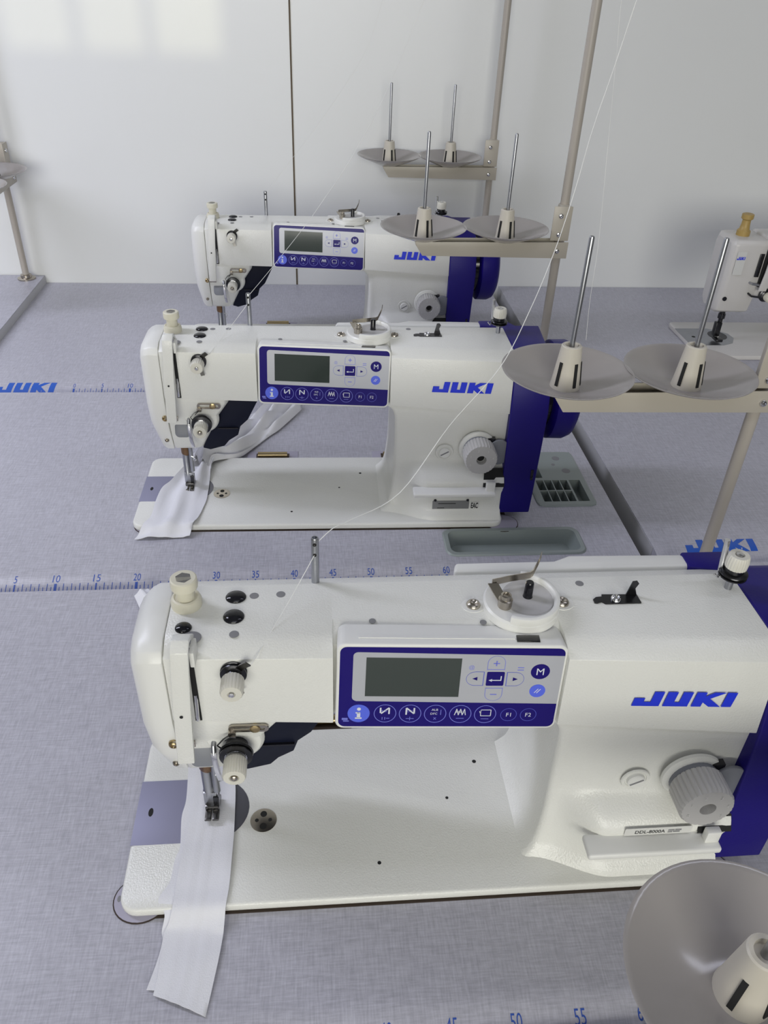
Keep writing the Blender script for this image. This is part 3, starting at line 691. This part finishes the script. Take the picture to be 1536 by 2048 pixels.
    for i, cx in enumerate((-4.79, -2.88, -.96, .97, 2.89)):
        cy = -2.4 - i * .015; k = MB(); a = ell(cx, cy, .85, .86, 36); k.flat(a, .01, FASCIA, G(.012)); outline(k, a, .05, KEYPALE, .026)
        Lq = lambda pts, w, m: [ln(k, cx + p[0], cy + p[1], cx + q[0], cy + q[1], w, m, .03) for p, q in zip(pts, pts[1:])]
        if i == 0: Lq([(-.35, .55), (-.35, .05)], .12, KEYWHITE); Lq([(-.3, 0), (.3, .55), (.3, -.05)], .12, KEYWHITE); Lq([(-.2, -.35), (-.2, -.6)], .05, KEYPALE); Lq([(0, -.35), (0, -.6)], .05, KEYPALE); Lq([(.1, -.47), (.35, -.47)], .05, KEYPALE); k.glyphs('A B', cx - .1, cy + .25, .2, KEYPALE, G(.03), lift=0)
        if i == 1: Lq([(-.3, -.1), (-.3, .55), (.3, 0), (.3, .55)], .12, KEYWHITE); Lq([(0, -.3), (0, -.65)], .05, KEYPALE); Lq([(-.3, -.48), (.3, -.48)], .05, KEYPALE); k.glyphs('D C', cx, cy + .25, .2, KEYPALE, G(.03), lift=0)
        if i == 2: k.glyphs('ALB', cx - .05, cy + .4, .2, KEYWHITE, G(.03), lift=0); k.glyphs('DFC', cx - .1, cy + .02, .2, KEYWHITE, G(.03), lift=0); Lq([(.42, .4), (.42, -.1)], .05, KEYPALE); k.glyphs('x', cx, cy - .45, .22, KEYPALE, G(.03), lift=0)
        if i == 3: Lq([(-.45, -.1), (-.3, .5), (-.15, -.1), (0, .5), (.15, -.1), (.3, .5), (.4, -.1)], .06, KEYWHITE); k.glyphs('ABCD', cx, cy + .2, .2, KEYWHITE, G(.03), lift=0); Lq([(-.3, -.42), (.3, -.42)], .05, KEYPALE)
        if i == 4: Lq([(-.45, .3), (-.35, 0), (-.35, .42)], .06, KEYWHITE); Lq([(-.35, .42), (.42, .42), (.42, -.15), (-.35, -.15), (-.35, .42)], .06, KEYWHITE); Lq([(-.3, -.45), (.3, -.45)], .05, KEYPALE)
        done(k, 'button', po)
    for t, cx in (('F1', 4.71), ('F2', 6.24)):
        k = MB(); a = ell(cx, -2.5, .63, .62, 32); k.flat(a, .01, FASCIA, G(.012)); outline(k, a, .035, KEYLINE, .026); k.glyphs(t, cx, -2.5, .36, KEYWHITE, G(.03), lift=0); done(k, 'button', po)
    # blue logo on the arm front
    a0 = Vector((59.2, -48.02, 19.49)); u = (Vector((67.12, -48.46, 19.49)) - a0); L = u.length; u.normalize()
    v = Vector((0, .085, 1)); v = (v - u * v.dot(u)).normalized(); k = MB(); nn = u.cross(v)
    # follow the arm's front plane
    pA = Vector((53.8, -47.3, 23.92)); pB = Vector((53.8, -47.85, 17.4)); pC = Vector((69.75, -48.93, 16.7)); pn = (pB - pA).cross(pC - pA).normalized()
    if pn.y > 0: pn = -pn

    def onface(a, c):
        p = a0 + u * a + Vector((0, 0, 1)) * c; t = (pA - p).dot(pn) / pn.y; return p + Vector((0, t, 0)) + pn * .03
    logo(k, 0, 8.0, 0.0, 1.45, LOGO, None, conf=onface); done(k, 'brand_logo')
    # dial, adjusting screw, reverse lever
    b = MB(); b.lathe([(2.55, 0), (2.5, .25), (2.0, .5), (1.2, .55), (1.2, .9)], (66.0, -48.45, 11.3), (0, -1, 0), ENAMEL, 36); b.lathe([(2.05, .4), (2.0, .85), (1.2, .9)], (66.0, -48.45, 11.3), (0, -1, 0), GREYD, 30); done(b, 'dial_collar')
    b = MB(); b.lathe([(2.1, .85), (2.24, 1.0), (2.24, 3.05), (2.1, 3.3), (.68, 3.34), (.62, 3.0), (.6, 2.6), (.01, 2.6)], (66.03, -48.5, 11.23), (0, -1, .02), LGREY, knurl=30, kd=.035)
    b.lathe([(.5, 2.62), (.48, 2.66), (.01, 2.66)], (66.03, -48.5, 11.23), (0, -1, .02), VOID, 20)
    for i, t in enumerate('0 1 2 3 4 5'.split()):
        an = math.radians(205 - i * 48); fr2 = (Vector((66.03, -51.86, 11.23)), Vector((1, 0, 0)), Vector((0, 0, 1)), Vector((0, -1, 0)))
        b.glyphs(t, 1.6 * math.cos(an), 1.6 * math.sin(an), .36, PAPER, fr2, lift=.0)
    done(b, 'stitch_dial')
    b = MB(); b.lathe([(1.25, 0), (1.2, .12), (.95, .1), (.9, .02)], (61.6, -48.05, 10.35), (0, -1, 0), ENAMEL, 28); b.lathe([(.78, 0), (.76, .3), (.68, .38), (.01, .38)], (61.6, -48.05, 10.35), (0, -1, 0), ENAMEL2, 24)
    b.loft([[Vector((61.6, -48.44, 10.35)) + Vector((c * .866 - s_ * .5, d, c * .5 + s_ * .866)) for c, s_ in ((-.62, -.1), (.62, -.1), (.62, .1), (-.62, .1))] for d in (0, .02)], HOLE); done(b, 'adjusting_screw')
    b = MB(); b.loft([[(x, -49.0 + d, z) for x, z in ell(68.9, 11.0, 1.6, 1.95, 28)] for d in (-.35, 0)], GREYD, bevel=.12)
    b.box(67.2, 68.3, -49.0, -48.4, 11.5, 13.0, BLACK); done(b, 'reverse_lever')
    # ledge, notch, rating plate
    b = MB(); b.box(57.2, 68.6, -52.25, -50.2, 5.55, 6.2, ENAMEL2, .22, 3); b.box(67.25, 68.5, -51.6, -50.9, 6.1, 7.5, ENAMEL2, .12); done(b, 'ledge')
    b = MB(); b.add([(66.95, -50.75, 6.3), (69.95, -50.75, 6.3), (69.95, -49.4, 8.6), (67.6, -49.4, 8.6), (67.1, -49.8, 8.1), (66.95, -50.3, 6.3), (69.95, -50.3, 6.3), (69.95, -48.7, 8.6), (67.6, -48.7, 8.6)], [(0, 1, 2, 3, 4)], VOID); done(b, 'recess')  # notch not cut: a dark face paints in its shade
    frp = (Vector((60.2, -50.22, 2.2)), Vector((1, 0, 0)), Vector((0, .05, 1)).normalized(), Vector((0, -1, .05)).normalized())
    b = MB(); b.flat(rrect(0, 5.2, 0, 1.5, .1), .08, FOILP, frp); b.flat(rrect(.8, 3.3, 1.0, 1.12, .02), .01, INK, (frp[0] + frp[3] * .08, *frp[1:])); b.flat(rrect(.7, 1.7, .3, .4, .02), .01, INK, (frp[0] + frp[3] * .08, *frp[1:]))
    for x in (.35, 4.95): b.lathe([(.2, .08), (.18, .14), (.01, .15)], frp[0] + frp[1] * x + frp[2] * 1.6, frp[3], BLACK, 14)
    done(b, 'rating_plate')
    b = MB(); b.flat(rrect(5.35, 6.65, .05, 1.35, .05), .05, PAPER, frp); b.glyphs('EAC', 6.0, .7, .95, INK, frp, width=1.0, bold=.03, lift=.07); done(b, 'conformity_label')
    # blue motor cover and handwheel
    prof = [(-50.4, 1.7), (-50.3, 4), (-49.2, 17), (-48.2, 22.2), (-46.6, 24.75), (-38.4, 24.85), (-37.0, 24.0), (-36.3, 22), (-36.2, 1.7)]
    b = MB(); xr = lambda y, z: 74.15 + .75 * min(1, max(0, (z - 1.7) / 15)) - (.5 if z > 24 and y < -45 else 0)
    b.loft([[(69.78, y, z) for y, z in prof], [(xr(y, z), y, z) for y, z in prof]], NAVY, bevel=.18, seg=3)
    b.loft([[(66.9, -37.4, z), (69.9, -38.2, z), (72.5, -38.2, z), (71.0, -35.4, z), (66.9, -35.4, z)] for z in (12, 24.4)], NAVY, bevel=.2)
    done(b, 'motor_cover')
    b = MB(); b.box(73.6, 74.0, -50.05, -49.85, 6.4, 8.6, BLACK, .05); done(b, 'vent')
    b = MB(); b.lathe([(5.2, 74.8), (5.3, 75.9)], (0, -42, 17), (1, 0, 0), BLACK, 48); b.lathe([(6.2, 75.9), (6.85, 76.3), (6.9, 78.4), (6.5, 79.3), (5.6, 79.8), (2.5, 80.0), (.01, 80.0)], (0, -42, 17), (1, 0, 0), NAVY, 56); done(b, 'handwheel', smooth=50)
    return root


M1 = make_machine()
M2 = copy_tree(M1); M3 = copy_tree(M1)


def place(root, dx, dy, rz):
    # same map as the camera solve: small turn about (45, 20), then shift
    p = MO - Vector((45, 20, 0)); q = Vector((p.x - rz * p.y, p.y + rz * p.x, 0)) + Vector((45, 20, 0)) + Vector((dx, dy, 0))
    root.location = world(q.x, q.y, 0); root.rotation_euler = (0, 0, rz)


place(M2, DX2, DY2, RZ2); place(M3, DX3, DY3, RZ3)
G = 'white flat-bed sewing machines with blue motor covers'
tag(M1, 'nearest white and blue sewing machine, with a long white strip under its foot', 'sewing machine', G)
tag(M2, 'middle white and blue sewing machine, with crumpled white fabric under its foot', 'sewing machine', G)
tag(M3, 'farthest white and blue sewing machine, standing in front of the white wall', 'sewing machine', G)
# model label on the nearest machine only
b = MB(); frl = (Vector((60.6, -50.62, 6.3)), Vector((1, 0, 0)), Vector((0, .02, 1)).normalized(), Vector((0, -1, .02)).normalized())
b.flat(rrect(0, 5.8, 0, .92, .08), .03, PAPER, frl); b.glyphs('DDL-8000A', 2.2, .42, .42, INK, frl, width=2.6, bold=.015, lift=.045)
for i, (x0, x1, y0, y1) in enumerate(((3.75, 4.3, .42, .6), (4.35, 4.9, .42, .62), (3.75, 4.15, .18, .36), (4.2, 4.8, .2, .38))): b.flat(rrect(x0, x1, y0, y1, .02), .005, HOLE, (frl[0] + frl[3] * .035, *frl[1:]))
b.obj('model_label', M1, MO)


# ------------------------------------------------------------------ spool stands
def make_stand(px, py, rz=0.0, zoff=0.0, zt=0.0, label='', top=128):
    """pole stand with two spool plates; px, py is the pole foot"""
    root = empty('spool_stand', world(px, py, zt), rz); tag(root, label, 'spool stand', 'spool stands with two plates')
    og = (84.6, -11.9, 0); h = zoff - zt if zt else zoff
    b = MB(); b.lathe([(.72, 0), (.72, top)], (84.6, -11.9, 0), (0, 0, 1), POLEM, 24); b.obj('pole', root, og)
    b = MB(); b.lathe([(2.0, 0), (2.0, .25), (1.7, .4), (1.25, .45), (1.2, 1.0), (.75, 1.1)], (84.6, -11.9, 0.01), (0, 0, 1), NICKEL, 28); b.obj('base_flange', root, og)
    z = h
    b = MB()
    pts = [(82.55, -13.7), (83.7, -13.7), (83.75, -13.2), (84.2, -12.75), (84.6, -12.65), (85.0, -12.75), (85.3, -13.2), (85.35, -13.7), (85.55, -13.7), (85.55, -10.9), (83.7, -10.9), (83.7, -13.4), (82.55, -13.4)]
    b.box(82.55, 85.55, -13.75, -13.5, 29.3 + z, 34.65 + z, BARM, .1); b.box(83.75, 85.55, -13.5, -10.9, 29.3 + z, 34.65 + z, BARM, .4, 3); b.obj('pole_clamp', root, og)
    for x, zz in ((83.75, 33.2), (83.8, 30.3), (83.8, 27.8)):
        k = MB(); yy = -13.75 if zz > 29 else -14.2
        k.lathe([(.42, 0), (.42, .1), (.32, .28), (.18, .32), (.12, .2), (.01, .2)], (x, yy, zz + z), (0, -1, 0), CHROME, 16); k.obj('screw', root, og)
    b = MB(); t = .18
    pf = [(60.6, 28.6), (61.8, 26.8), (85.55, 26.6), (85.55, 29.2), (60.6, 29.0)]
    b.prism([(x, zz + z) for x, zz in pf], 'y', -14.2, -14.0, BARM, .05); b.prism([(x, zz + z) for x, zz in pf], 'y', -11.9, -11.7, BARM, .05)
    b.loft([[(61.8, -14.1, 26.8 + z), (61.8, -11.8, 26.8 + z), (61.8, -11.8, 27.0 + z), (61.8, -14.1, 27.0 + z)], [(85.4, -14.1, 26.6 + z), (85.4, -11.8, 26.6 + z), (85.4, -11.8, 26.8 + z), (85.4, -14.1, 26.8 + z)]], BARM)
    b.obj('arm_bar', root, og)
    for cx in (61.88, 75.2):
        b = MB(); b.lathe([(.5, 29.0), (1.5, 29.05), (2.2, 29.2), (4.6, 30.1), (6.5, 30.9), (6.86, 31.12), (6.9, 31.2), (6.82, 31.22), (6.5, 31.05), (4.6, 30.25), (2.2, 29.38), (1.2, 29.3)], (cx, -13.0, z), (0, 0, 1), PLATEM, 64); pl = b.obj('spool_plate', root, og, smooth=60)
        b = MB(); b.lathe([(1.62, 29.25), (1.5, 29.9), (1.1, 33.5), (1.06, 33.85), (.95, 33.95), (.7, 33.95), (.65, 33.6), (.01, 33.6)], (cx, -13.0, z), (0, 0, 1), HUBM, 32)
        for an in (215, 290, 335, 95):
            a = math.radians(an); ra = Vector((math.cos(a), math.sin(a), 0)); ta = Vector((-math.sin(a), math.cos(a), 0)); w = .18
            lo = []
            for r, zz in ((1.56, 29.75), (1.27, 32.3)):
                p = Vector((cx, -13.0, zz + z)); lo.append([p + ra * (r + .03) + ta * w, p + ra * (r + .03) - ta * w, p + ra * (r - .2) - ta * w, p + ra * (r - .2) + ta * w])
            b.loft(lo, VOID)
        b.obj('hub', root, og)
        b = MB(); b.lathe([(.27, 33.3), (.27, 44.75), (.22, 44.9), (.13, 44.9), (.12, 44.7), (.01, 44.7)], (cx, -13.0, z), (0, 0, 1), STEEL, 18); b.obj('spool_pin', root, og)
    return root


make_stand(84.6, -11.9, label='beige two-plate spool stand on the nearest machine table, plates overlapping the middle machine cover')
make_stand(84.6 + DX2 - 1.14, -11.9 + DY2 - .05, label='beige spool stand on the middle machine table, arm crossing the farthest machine logo')
make_stand(84.6 + DX3 - 1.24, -11.9 + DY3 - .19, label='beige two-plate spool stand on the farthest machine table, closest to the white wall')
make_stand(84.6 - 3.15, -11.9 - 55.3, zoff=-10.4, label='spool stand whose big beige plate is cut off at the bottom right corner')
make_stand(-30.8, 100.2, rz=PI / 2, zoff=-3.6, zt=1.8, label='spool stand on the higher table at the left edge, its pole by the wall')


# ------------------------------------------------------------------ the older machine at the right
oldm = empty('sewing_machine', world(121, 68, 0)); tag(oldm, 'older off-white sewing machine with a tan dial, cut off by the right edge', 'sewing machine')
OO = (121, 68, 0)
b = MB(); b.loft([[(a, c, z) for a, c in rrect(115.2, 166, 58.6, 77.2, 1.2)] for z in (0.02, 1.0)], OLDW, bevel=.2, ang=60); b.obj('bed', oldm, OO)
b = MB(); b.loft([[(a, c, z) for a, c in [(115.25, 64.0), (115.25, 73.2), (122.5, 73.2), (124.5, 72.0), (126.2, 70.2), (126.4, 67.8), (125, 65.2), (122.5, 64.0)]] for z in (.98, 1.05)], STEEL); b.loft([[(a, c, z) for a, c in ell(123.3, 69.3, 2.0, 2.4, 24)] for z in (1.05, 1.08)], DARKST); b.loft([[(a, c, z) for a, c in ell(117.6, 68.5, .4, .4, 14)] for z in (1.05, 1.07)], VOID); b.obj('slide_plate', oldm, OO)
b = MB(); hp = [(62.9, 9.0), (62.2, 12), (62.0, 22.6), (62.6, 23.4), (70.0, 23.4), (70.6, 22), (70.2, 9.6), (69, 8.4), (64, 8.4)]
b.loft([[(x, y + (d if y < 66 else -d), z + (d * .6 if z < 15 else -d * .6)) for y, z in hp] for x, d in ((117.3, 1.0), (117.9, .2), (118.6, 0), (124.6, 0))], OLDW, bevel=.25, seg=3); b.obj('head', oldm, OO)
b = MB(); b.loft([[(x, y, z) for y, z in ((61.6, 17.2), (61.6, 22.8), (62.4, 23.8), (69.6, 23.8), (70.6, 22.8), (70.6, 17.2))] for x in (124.6, 160)], OLDW, bevel=.25, seg=3); b.box(152, 164, 60.5, 71, 1.0, 18, OLDW, .5, 3); b.obj('arm', oldm, OO)
b = MB(); b.strip([(125.6, 63.5, 24.4), (125.6, 61.5, 25.0), (125.6, 60.7, 24.2), (125.3, 60.5, 18), (125.0, 60.6, 14)], 1.6, .35, OLDW, bevel=.1); b.obj('take_up_cover', oldm, OO)
b = MB(); b.lathe([(1.3, 23.3), (1.3, 24.3), (1.0, 24.6), (.85, 25.4), (.8, 26.3), (1.15, 26.6), (1.15, 27.4), (.9, 27.5), (.01, 27.3)], (120.7, 66.2, 0), (0, 0, 1), TAN, 24); b.obj('presser_dial', oldm, OO)
b = MB(); frq = (Vector((118.3, 61.92, 19.2)), Vector((1, 0, 0)), Vector((0, 0, 1)), Vector((0, -1, 0)))
b.flat(rrect(.2, 2.1, -2.4, 2.2, .1), .03, PAPER, frq); logo(b, .3, 2.0, .55, 1.15, LOGO, (frq[0] + frq[3] * .04, *frq[1:])); b.obj('brand_label', oldm, OO)
b = MB(); b.lathe([(.45, 0), (.42, .15), (0, .2)], (118.6, 62.2, 11.8), (0, -1, 0), BLACK, 14); b.obj('oil_plug', oldm, OO)
b = MB(); b.box(123.2, 124.1, 61.75, 62.05, 16.4, 21.0, DARKST, .1); b.box(124.4, 125.0, 61.5, 62.0, 14.5, 22.8, VOID); b.obj('take_up_slot', oldm, OO)
b = MB(); b.lathe([(1.3, 0), (1.35, .4), (1.0, .6), (1.2, .8), (.7, 1.1)], (126.6, 62.0, 12.8), (.1, -1, 0), DARKST, 24); b.obj('tension_disc', oldm, OO)
b = MB(); b.lathe([(.9, 1.1), (.95, 2.4), (.8, 2.6), (.35, 2.6), (.3, 2.4), (.01, 2.4)], (126.6, 62.0, 12.8), (.1, -1, 0), CREAM, knurl=18, kd=.05); b.obj('tension_knob', oldm, OO)
b = MB(); b.box(124.0, 129, 62.2, 69, 12.0, 17.2, OLDW, .6, 3); b.tube([(123.2, 62.2, 13.0), (123.4, 61.0, 12.8), (125, 61.0, 12.6)], .2, DARKST); b.tube([(122.8, 62.2, 15.2), (123.0, 61.3, 15.2), (124.6, 61.2, 15.0)], .25, STEEL); b.obj('tension_bracket', oldm, OO)
b = MB(); b.lathe([(.55, 8.6), (.55, 7.0), (.75, 7.0), (.75, 6.0), (.45, 5.8), (.45, 4.0)], (121.6, 66.8, 0), (0, 0, 1), DARKST, 18); b.obj('presser_bar', oldm, OO)
b = MB(); b.box(120.6, 121.9, 66.0, 67.2, 2.2, 5.2, DARKST, .1); b.box(120.9, 122.3, 64.6, 67.0, 1.4, 2.0, DARKST, .1); b.cyl((122.3, 67, 6), (122.3, 67, 1.4), .08, CHROME, 8); b.obj('presser_foot', oldm, OO)


# ------------------------------------------------------------------ fabrics
def cat(P, n):
    P = [Vector(p) for p in P]; out = []
    for i in range(len(P) - 1):
        p0, p1, p2, p3 = P[max(i - 1, 0)], P[i], P[i + 1], P[min(i + 2, len(P) - 1)]
        for k in range(n):
            t = k / n; out.append(.5 * ((2 * p1) + (p2 - p0) * t + (2 * p0 - 5 * p1 + 4 * p2 - p3) * t * t + (3 * p1 - p0 - 3 * p2 + p3) * t ** 3))
    return out + [P[-1]]


def ribbon(name, parent, org, L, R, disp, nw=10, nl=6, th=.06, m=FABRIC):
    L, R = cat(L, nl), cat(R, nl); n = len(L); vs = []; F = []
    for s in (0, 1):
        for i in range(n):
            for j in range(nw + 1):
                t = j / nw; p = L[i].lerp(R[i], t); p = p + Vector(disp(i / (n - 1), t)); p.z += th * (1 - s); vs.append(p)
    q = n * (nw + 1); w = nw + 1
    for i in range(n - 1):
        for j in range(nw):
            a = i * w + j; F.append((a, a + 1, a + w + 1, a + w)); F.append((q + a, q + a + 1, q + a + w + 1, q + a + w))
        for j in (0, nw): a = i * w + j; F.append((a, a + w, q + a + w, q + a))
    for i in (0, n - 1):
        for j in range(nw): a = i * w + j; F.append((a, a + 1, q + a + 1, q + a))
    b = MB(); b.add(vs, F, m); return b.obj(name, parent, org, smooth=80)


fs = empty('fabric_strip', world(25, -52, 1)); tag(fs, 'long white cotton strip hanging from the foot of the nearest machine towards the camera', 'fabric')
FO = (25, -52, 1)
ml = [(23.5, -36.0, 1.2), (23.44, -38.64, 1.2), (23.48, -40.59, 1.2), (23.5, -43.49, 1.2), (23.33, -45.71, 1.25), (23.24, -47.08, 1.25), (23.13, -49.8, 1.25), (23.09, -51.6, 1.2), (22.87, -52.62, .6), (22.52, -53.49, .28), (22.54, -56.31, .25), (22.38, -57.97, .25)]
mr = [(26.5, -36.0, 1.2), (27.0, -38.27, 1.2), (27.41, -40.53, 1.2), (27.57, -43.46, 1.2), (27.63, -45.37, 1.25), (27.63, -47.15, 1.25), (27.6, -50.02, 1.25), (27.46, -51.7, 1.2), (27.38, -52.61, .6), (27.3, -53.79, .28), (27.08, -55.89, .25), (26.49, -59.7, .12)]
ribbon('top_layer', fs, FO, ml, mr, lambda s, t: (0, 0, .05 * math.sin(26 * t + 2 * s) * math.sin(PI * t) + .04 * math.sin(30 * s) + (.25 * math.sin(PI * t) * max(0, s - .86) * 6) + (.12 if t > .82 and s < .8 else 0)), nw=14, th=.06)
ul = [(22.6, -36.5, 1.07), (22.75, -38.5, 1.07), (22.93, -41.53, 1.07), (22.75, -43.34, 1.07), (22.99, -46.27, 1.07), (22.7, -47.34, 1.07), (22.54, -49.5, 1.07), (21.8, -50.93, 1.07), (22.43, -51.95, .7), (22.3, -53.1, .14), (22.47, -53.9, .13), (22.25, -55.55, .13), (21.8, -57.51, .13)]
ur = [(p[0] + 3.4, p[1] - .4, p[2]) for p in ul]
ribbon('under_layer', fs, FO, ul, ur, lambda s, t: (0, 0, .02 * math.sin(40 * s) * (1 - t)), nw=6, th=.05)
tl = [(23.5, -36.4, 1.2), (22.8, -35.2, 1.2), (21.6, -33.6, 1.15), (20.4, -31.8, .5), (19.5, -30, .3), (16.8, -21, .3), (14.2, -14.5, .3), (12.9, -11.6, .3)]
tr_ = [(26.5, -36.4, 1.2), (26.2, -35.0, 1.2), (25.2, -33.4, 1.15), (24.1, -31.6, .5), (23.2, -30, .3), (20.8, -21, .3), (17.8, -14, .3), (15.0, -10.8, .3)]
ribbon('trailing_end', fs, (25, -52, 1), tl, tr_, lambda s, t: (0, 0, math.sin(PI * t) * (.25 + .5 * s + .2 * math.sin(14 * t + 9 * s))), nw=12, th=.06)
fc = empty('fabric_piece', world(20, 12, 1)); tag(fc, 'crumpled white cotton piece under the foot of the middle machine, trailing behind its arm', 'fabric')
FO = (20, 12, 1)
rr = random.Random(3); ph = [rr.uniform(0, 6.28) for _ in range(12)]


def crum(s, t):
    z = .3 * math.sin(9 * t + 3 * s + ph[0]) + .2 * math.sin(17 * t - 6 * s + ph[1]) + .16 * math.sin(11 * s + 4 * t + ph[2])
    return (.1 * math.sin(9 * s + ph[3]) * (t - .5), 0, max(0, z + .25) * (.5 + .8 * (1 - s) ** .7))


fl = [(17.3, 19.2, 2.0), (16.14, 17.62, 1.7), (15.72, 16.01, 1.5), (14.92, 14.13, 1.3), (14.2, 12.0, 1.25), (13.27, 10.24, 1.25), (12.81, 6.99, 1.25), (12.62, 4.24, 1.25), (11.9, 2.6, 1.25), (11.55, 1.7, 1.0), (11.2, .9, .35), (10.85, .2, .2)]
fr_ = [(20.3, 19.4, 2.0), (19.79, 17.11, 1.7), (19.67, 15.49, 1.5), (19.71, 13.6, 1.3), (19.76, 10.66, 1.25), (19.72, 7.93, 1.25), (19.49, 6.05, 1.25), (19.08, 3.4, 1.25), (18.75, 2.3, 1.25), (18.55, 1.7, 1.0), (18.35, 1.0, .35), (18.2, .5, .2)]
ribbon('front_flap', fc, FO, fl, fr_, crum, nw=16, th=.06)
bl = [(15.9, 16.6, 1.4), (16.6, 18.4, 1.6), (17.17, 21.25, 1.5), (18.82, 22.84, 1.3), (20.92, 25.47, 1.0), (22.91, 31.01, .8), (25.64, 35.91, .7), (27.58, 38.99, .6), (29.08, 41.6, .5)]
br = [(19.7, 16.2, 1.4), (19.8, 18.0, 1.5), (21.44, 19.25, 1.2), (23.61, 20.75, .6), (25.72, 24.36, .3), (27.97, 28.03, .25), (29.39, 30.04, .25), (31.33, 33.69, .25), (33.23, 37.52, .25)]


def crum2(s, t):
    e = math.sin(PI * t) ** .6
    return (0, 0, max(0, 1.35 * (.95 + .75 * math.sin(19 * t + 3.0 * s + 1.3 * math.sin(9 * s)) + .35 * math.sin(31 * t - 9 * s) + .25 * math.sin(23 * s + 5 * t)) * e))


ribbon('trailing_end', fc, FO, bl, br, crum2, nw=22, th=.06)


# ------------------------------------------------------------------ threads
def thread(pts, label, r=.05):
    pts = cat(pts, 6); b = MB(); b.tube(pts, r, THREADM, 6)
    c = pts[0]; o = b.obj('thread', None, c, 60); o.location = world(*c); tag(o, label, 'thread'); return o


thread([(35.2, -38.9, 28.55), (36.66, -37.5, 29.13), (38.09, -36.0, 28.84), (42.51, -32.0, 28.74), (47.23, -27.0, 32.44), (52.05, -23.0, 36.05), (54.75, -20.5, 40.46), (56.94, -18.0, 45.05), (58.5, -16.0, 49.68), (59.48, -15.0, 54.34), (60.78, -14.0, 59.14), (61.9, -13.0, 63.33), (62.87, -13.0, 67.96), (66, -12.6, 82)], 'white thread rising from the thread post of the nearest machine across the middle machine', .035)
thread([(35.2, -38.9, 27.59), (33.13, -42.0, 25.45), (30.6, -46.9, 24.1)], 'short white thread from the post of the nearest machine down to its upper tension', .03)
thread([(27.05, 14.7, 28.9), (29.86, 17.5, 31.41), (33.87, 22.0, 35.07), (36.64, 25.5, 37.81), (40.89, 30.0, 42.74), (45.19, 34.5, 49.06), (48.08, 38.0, 54.26), (50.87, 41.0, 60.08), (53.22, 41.0, 65.83), (57, 41.0, 80)], 'white thread rising from the thread post of the middle machine past the farthest machine', .03)
thread([(26.8, 14.7, 27.7), (24.39, 11.5, 25.47), (22.2, 6.8, 24.0)], 'short white thread from the post of the middle machine down to its upper tension', .03)
thread([(26.99, 70.2, 28.6), (29.66, 73.0, 31.6), (35.45, 80.0, 37.32), (42.56, 90.0, 44.89), (47.75, 95.5, 52.31), (52, 95.6, 66)], 'faint white thread rising from the thread post of the farthest machine along the wall', .02)
thread([(63.38, -12.6, 34.31), (63.0, -12.6, 38.55), (62.76, -12.6, 44.16), (61.9, -12.8, 52.4), (61.14, -13.0, 59.41), (60.68, -13.0, 64.31), (60.4, -13, 75)], 'loose thread hanging beside the left pin of the stand on the nearest machine table', .018)
